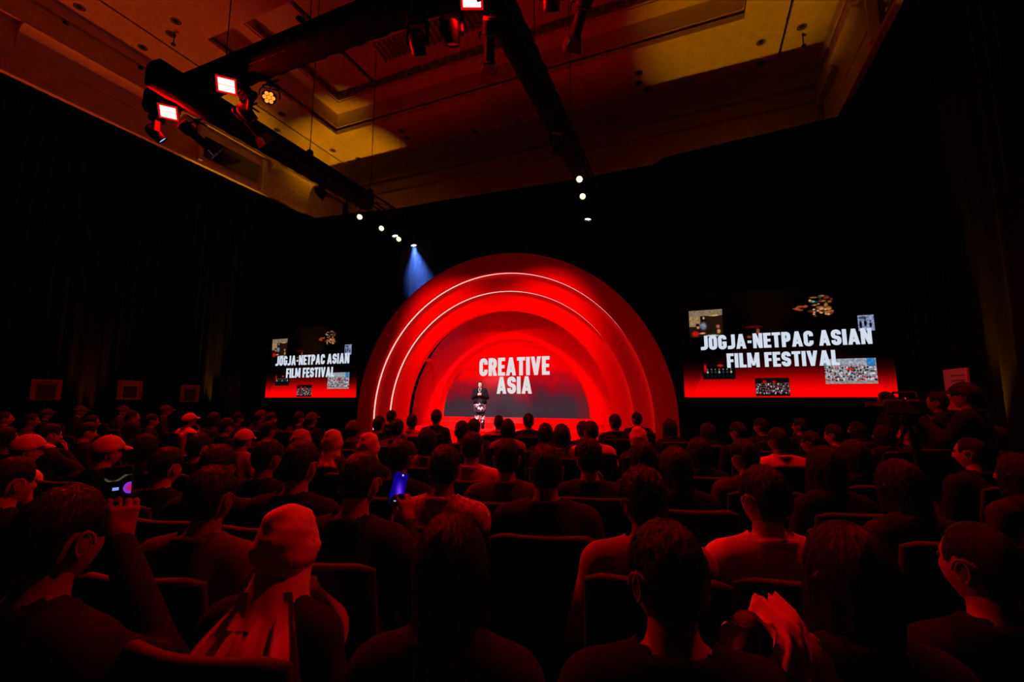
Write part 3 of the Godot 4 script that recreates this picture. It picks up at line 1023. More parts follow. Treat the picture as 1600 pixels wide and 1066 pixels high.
func moving_head(label: String, at: Vector3, to: Vector3, beam: Color, e: float, deg: float, lens_e: float) -> void:
	var o := thing("moving_head_light", label, "stage light", at, 0.0, "moving head lights on the trusses")
	var bs := aim(at, to)
	var yaw := Basis(Vector3.UP, atan2(-bs.z.x, -bs.z.z) + PI)
	var b := Bag.new()
	b.slab(Vector3(0, 0.4, 0), Vector3(0.34, 0.13, 0.3), 0.025, yaw)
	part(b, "base", M.black, o)
	b = Bag.new()
	for s in [-1.0, 1.0]:
		b.slab(yaw * Vector3(s * 0.17, 0.15, 0), Vector3(0.055, 0.4, 0.12), 0.02, yaw)
	b.slab(Vector3(0, 0.32, 0), Vector3(0.36, 0.05, 0.13), 0.015, yaw)
	part(b, "yoke", M.black, o)
	b = Bag.new()
	b.slab(Vector3(0, 0.52, 0), Vector3(0.08, 0.14, 0.1), 0.02)
	part(b, "clamp", M.black_metal, o)
	var fw := Transform3D(bs * Basis(Vector3.RIGHT, -PI / 2), Vector3.ZERO)
	b = Bag.new()
	b.lathe([Vector2(0, -0.19), Vector2(0.08, -0.185), Vector2(0.13, -0.13), Vector2(0.14, 0.0), Vector2(0.125, 0.1), Vector2(0.125, 0.19), Vector2(0.105, 0.19), Vector2(0.105, 0.16)], fw, 18, false)
	part(b, "head", M.black_metal, o)
	b = Bag.new()
	b.disc(fw * Vector3(0, 0.165, 0), fw.basis.y, 0.105, 18)
	part(b, "lamp_lens", glow(beam, lens_e), o)
	spot(o, fw * Vector3(0, 0.21, 0), bs, beam, e, deg, 1.0, 0.05)


func led_panel(label: String, at: Vector3, to: Vector3, e: float) -> void:
	var o := thing("strobe_panel", label, "stage light", at, 0.0, "square red light panels on the cross truss")
	var bs := aim(at, to)
	clamp_and_yoke(o, at, 0.22, bs, 0.3)
	var b := Bag.new()
	b.slab(bs * Vector3(0, 0, 0.05), Vector3(0.36, 0.31, 0.12), 0.02, bs)
	part(b, "housing", M.black, o)
	b = Bag.new()
	for s in 5:
		b.box(bs * Vector3(-0.14 + 0.07 * s, 0, 0.125), Vector3(0.02, 0.26, 0.03), bs)
	part(b, "heat_sink", M.black_metal, o)
	var m := glow(Color(1.0, 0.74, 0.7), 2.2)
	for s in [-1.0, 1.0]:
		b = Bag.new()
		b.slab(bs * Vector3(0, s * 0.064, -0.014), Vector3(0.29, 0.12, 0.012), 0.004, bs)
		part(b, "lamp_face", m, o)
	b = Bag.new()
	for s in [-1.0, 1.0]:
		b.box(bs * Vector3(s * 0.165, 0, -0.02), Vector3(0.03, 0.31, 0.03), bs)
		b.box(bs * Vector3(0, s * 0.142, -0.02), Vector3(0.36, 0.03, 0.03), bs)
	part(b, "bloom_bezel", glow(Color(1, 0.03, 0.02), 0.7), o)  # frame emits red to imitate the bloom round the lamp face
	var l := AreaLight3D.new()
	l.name = "lamp_glow"
	l.light_color = Color(1, 0, 0)
	l.light_energy = e
	l.area_size = Vector2(0.29, 0.25)
	l.area_normalize_energy = true
	l.shadow_enabled = true
	o.add_child(l)
	l.transform = Transform3D(bs, bs * Vector3(0, 0, -0.06))


func rigging() -> void:
	truss("long black cloth-wrapped truss running to the stage, between the arch and the nearer side screen", Vector3(-2.75, 8.2, 2.0), Vector3(-2.75, 8.2, -14.2), [[0.17, 1.0]])
	truss("long black truss running to the stage beside the corner coves, bare at its stage end", Vector3(-9.9, 8.2, -4.9), Vector3(-9.9, 8.2, -14.2), [[0.3, 1.0]])
	var c := truss("black cloth-wrapped cross truss carrying the square red light panels", Vector3(-11.4, 8.45, -5.75), Vector3(3.6, 8.45, -5.75), [[0.02, 0.34], [0.52, 1.0], [0.34, 0.5201]])
	var b := pleats(2.6, -0.02, [0.0, 0.02, 0.0], 0.05, 0.11)
	part(b, "pleated_scrim", M.scrim, c, Transform3D(Basis(Vector3.RIGHT, PI / 2), Vector3(-1.35, -0.34, -0.22)))
	b = pleats(2.6, -0.4, [0.0, 0.02, 0.0], 0.05, 0.11)
	part(b, "pleated_scrim", M.scrim, c, Transform3D(Basis(Vector3.RIGHT, PI / 2 - 0.1), Vector3(-1.35, -0.33, -0.2)))
	for p in [Vector3(-9.9, 0, -11.5), Vector3(-9.9, 0, -8.9), Vector3(-9.0, 0, -5.75), Vector3(-6.6, 0, -5.75), Vector3(-2.75, 0, -11.0), Vector3(-2.75, 0, -8.0), Vector3(-2.75, 0, -2.0), Vector3(1.5, 0, -5.75)]:
		hanger(p)
	var crowd_at := Vector3(-3.0, 0.8, 0.5)
	# square panels: three show, their faces to the audience
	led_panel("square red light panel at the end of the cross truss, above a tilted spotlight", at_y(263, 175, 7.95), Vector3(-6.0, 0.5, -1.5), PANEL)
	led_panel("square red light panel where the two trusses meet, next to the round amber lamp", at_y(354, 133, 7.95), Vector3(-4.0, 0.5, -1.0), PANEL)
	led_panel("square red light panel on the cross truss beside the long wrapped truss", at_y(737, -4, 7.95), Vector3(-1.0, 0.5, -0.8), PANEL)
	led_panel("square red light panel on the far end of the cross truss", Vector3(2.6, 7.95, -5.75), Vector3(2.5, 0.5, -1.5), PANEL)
	par_lamp("round_amber_lamp", "round amber lamp with seven glowing cells under the cross truss", "", at_y(421, 152, 7.85), Vector3(-2.0, 1.5, 0.0), Color(1.0, 0.5, 0.16), 2.0, Color(1.0, 0.3, 0.02), 1.5, 24.0, true, 0.14, 0.3)
	# profile spots that light the speaker
	var cold := Color(0.86, 0.93, 1.0)
	profile_spot("profile spotlight with steel barn doors below the inner square panel", at_y(388, 190, 7.6), STAGE, cold, KEY, 6.0)
	profile_spot("profile spotlight with steel barn doors below the end square panel", at_y(305, 212, 7.55), STAGE, cold, KEY, 6.0)
	profile_spot("profile spotlight hanging straight down beside the long wrapped truss", at_y(765, 62, 7.6), STAGE, cold, KEY * 0.6, 6.0)
	profile_spot("profile spotlight hanging past the long wrapped truss, over the nearer screen side", at_y(908, 20, 7.6), STAGE, cold, KEY, 6.0)
	moving_head("dark moving head light at the very end of the cross truss", at_y(243, 208, 7.55), Vector3(-8, 1, -13), Color(0.6, 0.75, 1.0), 2.0, 8.0, 1.2)
	moving_head("dark moving head light below the amber lamp", at_y(385, 176, 7.6), Vector3(-6, 1, -13), Color(1, 0, 0), 6.0, 14.0, 0.3)
	moving_head("dark moving head light with a red-lit yoke near the third square panel", at_y(706, 50, 7.6), Vector3(-4.5, 0, -9), Color(1, 0, 0), 6.0, 14.0, 0.2)
	moving_head("dark moving head light over the pleated scrim", at_y(652, 66, 7.6), Vector3(-6, 1, -12), Color(1, 0, 0), 6.0, 14.0, 0.2)
	moving_head("dark moving head light past the long wrapped truss", at_y(862, -6, 7.6), Vector3(-4, 0, -12), Color(1, 0, 0), 6.0, 14.0, 0.2)
	# stage ends of the long trusses
	var warm := Color(1.0, 0.9, 0.62)
	for q in [[Vector2(563, 338), 7.65, warm, 4.0, "warm lamp hanging first along the bare truss end"], [Vector2(597, 356), 7.6, warm, 4.0, "warm lamp hanging second along the bare truss end"], [Vector2(624, 373), 7.35, warm, 2.5, "small warm lamp hanging lowest at the bare truss end"],
			[Vector2(906, 279), 7.7, warm, 3.0, "warm lamp at the end of the long wrapped truss, hanging highest"], [Vector2(911, 306), 7.6, warm, 2.5, "warm lamp at the end of the long wrapped truss, hanging below another"]]:
		var p := at_y(q[0].x, q[0].y, q[1])
		par_lamp("warm_stage_lamp", q[4], "warm lamps at the stage ends of the trusses", p, Vector3(lerpf(p.x, -1.5, 0.5), 0.5, -2.5), q[2], q[3], q[2], 1.0, 14.0, false, 0.1, 8.0 - p.y)
	var cool := Color(0.42, 0.6, 1.0)
	for q in [[Vector2(617, 365), 7.55, "blue-white lamp at the bare truss end, its beam short"], [Vector2(646, 380), 7.6, "blue-white lamp past the bare truss end, its beam showing in haze"], [Vector2(919, 338), 7.6, "blue-white lamp at the end of the long wrapped truss, hanging lowest"]]:
		var p := at_y(q[0].x, q[0].y, q[1])
		par_lamp("cool_stage_lamp", q[2], "blue-white lamps at the stage ends of the trusses", p, p + Vector3(0.75 if p.x < -6 else -0.3, -3.0, 0.25), Color(0.9, 0.95, 1.0), 3.0, cool, 48.0 if q[0].x == 646 else 6.0, 26.0, true, 0.13, 8.0 - p.y)
	# red washes for the arches, hung on the long trusses near the stage
	for q in [[Vector3(-9.9, 7.6, -9.4), "red wash moving head under the truss beside the corner coves"], [Vector3(-2.75, 7.6, -9.6), "red wash moving head under the long wrapped truss"]]:
		moving_head(q[1], q[0], Vector3(-6.1 + (q[0].x + 6.1) * 0.12, 1.2, -14.4), Color(1, 0, 0), WASH, 30.0, 0.4)


func uplights() -> void:
	# lamps standing on the floor against the drapes, shining straight up; the drape's top edge cuts their light on the ceiling
	var amber := Color(1.0, 0.64, 0.0)
	for q in [[Vector3(-15.2, 0, -13.3), Vector3(-16.0, 14.1, -16.8), amber, AMBER * 1.1, 14.0, "in front of the farther side screen"], [Vector3(2.1, 0, -13.3), Vector3(2.0, 14.1, -15.6), amber, AMBER * 0.5, 15.0, "in front of the nearer side screen"],
			[Vector3(-18.12, 0, -12.3), Vector3(-19.1, 13, -12.3), amber, AMBER * 0.75, 12.0, "at the drape by the square signs"], [Vector3(-18.12, 0, -8.3), Vector3(-17.6, 13, -8.3), Color(1, 0.42, 0), AMBER * 0.26, 23.0, "at the drape among the square signs"],
			[Vector3(4.8, 0, -10.6), Vector3(5.7, 13, -10.6), amber, AMBER * 0.75, 11.0, "at the drape behind the camera operator"],
			[Vector3(-18.12, 0, -5.4), Vector3(-16.6, 13, -6.2), Color(1, 0, 0), REDUP * 1.3, 22.0, "at the bare side drape, added to redden the ceiling"], [Vector3(-12.9, 0, -12.4), Vector3(-10.5, 13, -11.0), Color(1, 0, 0), REDUP * 0.8, 26.0, "beside the outermost arch, added to redden the coffer"], [Vector3(0.9, 0, -12.4), Vector3(-2.0, 13, -11.0), Color(1, 0, 0), REDUP * 0.8, 26.0, "between arch and nearer screen, added to redden the coffer"]]:  # the red ones are added, out of view, to tint ceiling and coffer
		var up: Vector3 = q[0] + Vector3(0, 0.22, 0)
		var o := thing("floor_uplight", "round black floor uplight standing " + q[5], "uplight", q[0])
		var bs := aim(up, q[1])
		var fw := Transform3D(bs * Basis(Vector3.RIGHT, -PI / 2), Vector3(0, 0.22, 0))
		var b := Bag.new()
		b.lathe([Vector2(0.0, -0.14), Vector2(0.09, -0.13), Vector2(0.11, -0.05), Vector2(0.12, 0.1), Vector2(0.105, 0.1), Vector2(0.105, 0.06)], fw, 18)
		part(b, "housing", M.black, o)
		b = Bag.new()
		for s in [-1.0, 1.0]:
			b.box(Vector3(s * 0.135, 0.12, 0), Vector3(0.012, 0.24, 0.04))
		b.box(Vector3(0, 0.006, 0), Vector3(0.28, 0.012, 0.24))
		part(b, "floor_bracket", M.black_metal, o)
		b = Bag.new()
		b.disc(fw * Vector3(0, 0.065, 0), fw.basis.y, 0.105, 18)
		part(b, "lamp_lens", glow(q[2], 3.0), o)
		spot(o, fw * Vector3(0, 0.12, 0), bs, q[2], q[3], q[4], 0.75, 0.04)


func wall_items() -> void:
	# square red notice boards on the side drape; their code panels are left blank
	var red := mat(Color(0.8, 0.07, 0.08), 0.6)
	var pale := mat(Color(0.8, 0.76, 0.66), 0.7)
	var dull := mat(Color(0.42, 0.36, 0.33), 0.8)
	var x := -18.33
	var k := 0
	for q in [[Vector2(58, 597), Vector2(86, 625), "red notice board on the side drape, farthest from the stage"], [Vector2(191, 598), Vector2(214, 625), "red notice board with its panel coloured as if amber-lit, in the middle of the side drape"], [Vector2(288, 605), Vector2(305, 628), "red notice board on the side drape, next to the speaker tower"]]:
		var a := at_x(q[0].x, q[0].y, x)
		var c := at_x(q[1].x, q[1].y, x)
		var w := absf(a.z - c.z) + 0.25
		var h := absf(a.y - c.y) + 0.08
		var o := thing("notice_board", q[2], "notice board", Vector3(x, minf(a.y, c.y), (a.z + c.z) / 2), 0.0, "red notice boards on the side drape")
		var b := Bag.new()
		b.slab(Vector3(0, h / 2, 0), Vector3(0.03, h, w), 0.006)
		part(b, "board", red, o)
		b = Bag.new()
		b.box(Vector3(0.018, h * 0.4, 0), Vector3(0.006, w * 0.66, w * 0.66))
		var p := part(b, "code_panel_frame", pale if k == 1 else dull, o)  # middle board's frame and print paler: amber light put into the colour
		b = Bag.new()
		b.box(Vector3(0.022, h * 0.4, 0), Vector3(0.004, w * 0.56, w * 0.56))
		part(b, "code_panel", mat(Color(0.32, 0.26, 0.17), 0.8) if k == 1 else mat(Color(0.3, 0.07, 0.07), 0.8), p)  # middle panel's yellower tone also carries that amber light
		for r in 2:
			b = Bag.new()
			b.box(Vector3(0.018, h * (0.9 - 0.075 * r), 0), Vector3(0.004, h * 0.035, w * 0.72))
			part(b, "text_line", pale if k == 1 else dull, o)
		b = Bag.new()
		b.box(Vector3(-0.03, -0.4, 0), Vector3(0.04, 2.6, 0.05))
		part(b, "stand_pole", M.black_metal, o)
		k += 1
	# the notice board behind the camera operator
	var o2 := thing("notice_board", "red notice board with a pale edge behind the standing camera operator", "notice board", Vector3(4.95, 1.35, -11.8))
	var b2 := Bag.new()
	b2.slab(Vector3(0, 0.42, 0), Vector3(0.03, 0.84, 0.9), 0.006)
	part(b2, "board", red, o2)
	b2 = Bag.new()
	b2.box(Vector3(-0.01, 0.42, 0.455), Vector3(0.04, 0.84, 0.02))
	part(b2, "edge_trim", pale, o2)
	for r in 4:
		b2 = Bag.new()
		b2.box(Vector3(-0.017, 0.7 - 0.1 * r, 0.1), Vector3(0.004, 0.03, 0.5))
		part(b2, "text_line", dull, o2)
	b2 = Bag.new()
	b2.box(Vector3(0.03, -0.5, 0), Vector3(0.04, 1.7, 0.05))
	part(b2, "stand_pole", M.black_metal, o2)
	# ground-stacked line array by the farther side screen
	for q in [[at_x(362, 640, -16.9), "black ground-stacked line array speaker next to the farther side screen"]]:
		var at: Vector3 = q[0]
		var o := thing("line_array_speaker", q[1], "speaker", Vector3(at.x, 0, at.z), 0.35 * signf(CX - at.x) * -1.0)
		var b := Bag.new()
		b.slab(Vector3(0, 0.35, 0), Vector3(0.95, 0.7, 0.8), 0.02)
		part(b, "subwoofer", M.black, o)
		for j in 8:
			b = Bag.new()
			var bs := Basis(Vector3.RIGHT, 0.03 * (j - 2))
			b.slab(Vector3(0, 0.82 + j * 0.225, 0.02 * j), Vector3(0.72, 0.2, 0.42), 0.02, bs)
			var cab := part(b, "cabinet", M.black, o)
			b = Bag.new()
			b.box(Vector3(0, 0.82 + j * 0.225, 0.02 * j + 0.215), Vector3(0.66, 0.15, 0.012), bs)
			part(b, "grille", M.black_metal, cab)
			b = Bag.new()
			for s in [-1.0, 1.0]:
				b.box(Vector3(s * 0.365, 0.82 + j * 0.225, 0.02 * j + 0.12), Vector3(0.012, 0.05, 0.03), bs)
			part(b, "rigging_plate", M.steel, cab)


func haze() -> void:
	# thin stage smoke hanging under the blue-white lamp, lit by that lamp alone
	var p := at_y(646, 380, 7.6)
	var f := FogVolume.new()
	f.name = "smoke_haze"
	f.shape = RenderingServer.FOG_VOLUME_SHAPE_ELLIPSOID
	f.size = Vector3(2.4, 2.7, 1.6)
	var fm := FogMaterial.new()
	fm.albedo = Color(0.8, 0.85, 1.0)
	fm.density = 0.11
	f.material = fm
	add_child(f)
	f.position = p + Vector3(0.34, -1.2, -0.25)
	f.rotation = Vector3(0.06, 0, 0.24)
	tag(f, "thin blue-lit smoke below the blue-white lamp", "smoke", "", "stuff")


# ------------------------------------------------------------------ people
# A skeleton of tapered bones is joined by a smooth minimum on a grid and meshed as surface nets.
class Field:
	var o: Vector3
	var nx: int
	var ny: int
	var nz: int
	var c: float
	var f := PackedFloat32Array()
	var bones := []

	func _init(lo: Vector3, hi: Vector3, cell: float) -> void:
		o = lo
		c = cell
		nx = int((hi.x - lo.x) / cell) + 2
		ny = int((hi.y - lo.y) / cell) + 2
		nz = int((hi.z - lo.z) / cell) + 2
		f.resize(nx * ny * nz)
		f.fill(1e3)

	func bone(a: Vector3, b: Vector3, ra: float, rb: float, region := 0, k := 0.03) -> void:
		bones.append([a, b, ra, rb, region])
		var m := maxf(ra, rb) + k + 0.035
		var lo := (Vector3(minf(a.x, b.x), minf(a.y, b.y), minf(a.z, b.z)) - Vector3(m, m, m) - o) / c
		var hi := (Vector3(maxf(a.x, b.x), maxf(a.y, b.y), maxf(a.z, b.z)) + Vector3(m, m, m) - o) / c
		var ba := b - a
		var il := 1.0 / maxf(ba.length_squared(), 1e-9)
		var x0 := maxi(0, int(lo.x))
		var x1 := mini(nx - 1, int(hi.x) + 1)
		var ik := 1.0 / k
		for z in range(maxi(0, int(lo.z)), mini(nz - 1, int(hi.z) + 1) + 1):
			for y in range(maxi(0, int(lo.y)), mini(ny - 1, int(hi.y) + 1) + 1):
				var at := (z * ny + y) * nx
				var p := o + Vector3(x0, y, z) * c - a
				for x in range(x0, x1 + 1):
					var h := clampf(p.dot(ba) * il, 0.0, 1.0)
					var d := (p - ba * h).length() - (ra + (rb - ra) * h)
					p.x += c
					var e := f[at + x]
					var q := k - absf(e - d)
					if q > 0.0:
						f[at + x] = minf(e, d) - q * q * 0.25 * ik
					elif d < e:
						f[at + x] = d

	func nearest(p: Vector3) -> int:
		var best := 1e9
		var r := 0
		for b in bones:
			var ba: Vector3 = b[1] - b[0]
			var h := clampf((p - b[0]).dot(ba) / maxf(ba.length_squared(), 1e-9), 0.0, 1.0)
			var d: float = (p - b[0] - ba * h).length() - lerpf(b[2], b[3], h)
			if d < best:
				best = d
				r = b[4]
		return r

	# [vertices, triangle indices]
	func net(iso: float) -> Array:
		var v := PackedVector3Array()
		var tri := PackedInt32Array()
		var id := PackedInt32Array()
		id.resize(f.size())
		id.fill(-1)
		var sy := nx
		var sz := nx * ny
		var off := [0, 1, sy, sy + 1, sz, sz + 1, sz + sy, sz + sy + 1]
		var band := c * 1.8 + 0.001
		for z in nz - 1:
			for y in ny - 1:
				var row := z * sz + y * sy
				for x in nx - 1:
					var at := row + x
					if absf(f[at] - iso) > band:
						continue
					var mask := 0
					for q in 8:
						if f[at + off[q]] < iso:
							mask |= 1 << q
					if mask == 0 or mask == 255:
						continue
					var s := Vector3.ZERO
					var cnt := 0
					for e in [[0, 1], [2, 3], [4, 5], [6, 7], [0, 2], [1, 3], [4, 6], [5, 7], [0, 4], [1, 5], [2, 6], [3, 7]]:
						var a: int = e[0]
						var b: int = e[1]
						if ((mask >> a) & 1) != ((mask >> b) & 1):
							var fa: float = f[at + off[a]] - iso
							var fb: float = f[at + off[b]] - iso
							var t := fa / (fa - fb)
							var pa := Vector3(a & 1, (a >> 1) & 1, (a >> 2) & 1)
							var pb := Vector3(b & 1, (b >> 1) & 1, (b >> 2) & 1)
							s += pa.lerp(pb, t)
							cnt += 1
					id[at] = v.size()
					v.append(o + (Vector3(x, y, z) + s / cnt) * c)
					var inside := mask & 1
					# faces round the edges that leave this cell's first corner
					if x > 0 and y > 0 and z > 0:
						if inside != ((mask >> 1) & 1):
							face(tri, id, at, at - sy, at - sy - sz, at - sz, inside == 1)
						if inside != ((mask >> 2) & 1):
							face(tri, id, at, at - sz, at - sz - 1, at - 1, inside == 1)
						if inside != ((mask >> 4) & 1):
							face(tri, id, at, at - 1, at - 1 - sy, at - sy, inside == 1)
		return [v, tri]

	func face(tri: PackedInt32Array, id: PackedInt32Array, a: int, b: int, d: int, e: int, flip: bool) -> void:
		var p := id[a]
		var q := id[b]
		var r := id[d]
		var s := id[e]
		if p < 0 or q < 0 or r < 0 or s < 0:
			return
		if flip:
			tri.append_array(PackedInt32Array([p, s, r, p, r, q]))
		else:
			tri.append_array(PackedInt32Array([p, q, r, p, r, s]))


func soft(v: PackedVector3Array, tri: PackedInt32Array) -> Bag:
	# smooth-shaded bag from raw triangles, unused points dropped
	var b := Bag.new()
	var use := {}
	for q in tri:
		if not use.has(q):
			use[q] = b.v.size()
			b.v.append(v[q])
		b.i.append(use[q])
	b.n.resize(b.v.size())
	b.t.resize(b.v.size())
	for k in range(0, b.i.size(), 3):
		var f := (b.v[b.i[k + 2]] - b.v[b.i[k]]).cross(b.v[b.i[k + 1]] - b.v[b.i[k]])
		for q in 3:
			b.n[b.i[k + q]] += f
	for k in b.n.size():
		b.n[k] = b.n[k].normalized()
	return b


func hand_bag(curl: float) -> Bag:
	# right hand: wrist at the origin, fingers along -Z, palm down, thumb towards -X
	var g := Field.new(Vector3(-0.085, -0.1, -0.21), Vector3(0.07, 0.04, 0.06), 0.005)
	g.bone(Vector3(0, 0, 0.045), Vector3(0, 0, -0.02), 0.024, 0.026, 0, 0.012)
	for k in 4:
		var x := -0.03 + 0.02 * k
		g.bone(Vector3(x * 0.6, 0, -0.01), Vector3(x, 0.002, -0.085), 0.016, 0.0125, 0, 0.014)
	for k in 4:
		var x := -0.032 + 0.0215 * k
		var l: float = [0.9, 1.0, 0.93, 0.72][k]
		var p := Vector3(x, 0.002, -0.088)
		var a := curl * 0.5
		for s in 3:
			var d: Vector3 = Vector3((k - 1.5) * 0.04, -sin(a), -cos(a)).normalized() * ([0.043, 0.027, 0.021][s] * l)
			g.bone(p, p + d, 0.0098 - 0.001 * s, 0.0092 - 0.001 * s, 0, 0.004)
			p += d
			a += curl * 0.9
	g.bone(Vector3(-0.018, -0.006, -0.02), Vector3(-0.05, -0.018, -0.055), 0.016, 0.0115, 0, 0.012)
	g.bone(Vector3(-0.05, -0.018, -0.055), Vector3(-0.056 + 0.012 * curl, -0.028, -0.085), 0.011, 0.0095, 0, 0.005)
	g.bone(Vector3(-0.056 + 0.012 * curl, -0.028, -0.085), Vector3(-0.05 + 0.02 * curl, -0.034, -0.108), 0.0098, 0.0075, 0, 0.004)
	var r := g.net(0.0)
	return soft(r[0], r[1])


func head_pt(th: float, ph: float) -> Vector3:
	var d := Vector3(sin(th) * sin(ph), cos(th), -sin(th) * cos(ph))
	var p := d * Vector3(0.074, 0.116, 0.097)
	var y := p.y
	if y < 0.0:
		var t := -y / 0.116
		p.x *= 1.0 - 0.3 * t * t
		p.z *= (1.0 - 0.08 * t * t) if p.z < 0.0 else (1.0 - 0.5 * smoothstep(0.15, 1.0, t))
	elif p.z > 0.0:
		p.z *= 1.06
	if p.z < 0.0:
		var x := p.x
		p.z *= 0.96
		var ax := absf(x)
		var t := clampf((0.026 - y) / 0.054, 0.0, 1.0)
		if y < -0.03:
			t = exp(-pow((y + 0.03) / 0.008, 2.0))
		p.z -= 0.027 * exp(-pow(x / (0.008 + 0.006 * t), 2.0)) * t
		p.z -= 0.006 * exp(-pow((y - 0.031) / 0.01, 2.0)) * exp(-pow(x / 0.045, 2.0))
		p.z += 0.011 * exp(-pow((ax - 0.031) / 0.016, 2.0) - pow((y - 0.012) / 0.011, 2.0))
		p.z -= 0.005 * exp(-pow((ax - 0.042) / 0.02, 2.0) - pow((y + 0.02) / 0.022, 2.0))
		p.z -= 0.008 * exp(-pow(x / 0.022, 2.0) - pow((y + 0.056) / 0.01, 2.0))
		p.z += 0.005 * exp(-pow(x / 0.02, 2.0) - pow((y + 0.056) / 0.0025, 2.0))
		p.z -= 0.01 * exp(-pow(x / 0.022, 2.0) - pow((y + 0.096) / 0.016, 2.0))
	return p


func head_bag() -> Bag:
	var b := Bag.new()
	var rows := []
	for y in 47:
		var th := PI * y / 46.0
		var row := PackedVector3Array()
		for x in 72:
			var s := (x - 36) / 36.0
			row.append(head_pt(th, PI * signf(s) * pow(absf(s), 1.45)))
		rows.append(row)
	b.grid(rows, true)
	for s in [-1.0, 1.0]:
		var bs := Basis(Vector3.UP, s * -0.4)
		b.ball(Vector3(s * 0.075, -0.006, 0.014), Vector3(0.008, 0.03, 0.018), bs, 10, 8)
		var pts := []
		for k in 12:
			var a := deg_to_rad(-70 + 250 * k / 11.0)
			pts.append(Vector3(s * 0.079, -0.004, 0.014) + bs * Vector3(s * 0.004, 0.031 * sin(a), 0.019 * cos(a)))
		b.tube(pts, 0.0045, 6)
	return b


func shell_pt(th: float, ph: float, t: float) -> Vector3:
	var p := head_pt(th, ph)
	if p.z < 0.0 and th > 0.8:
		p = Vector3(sin(th) * sin(ph) * 0.074, p.y, -sin(th) * cos(ph) * 0.097)
	return p + (p * Vector3(1.0 / 0.0055, 1.0 / 0.0135, 1.0 / 0.0094)).normalized() * t


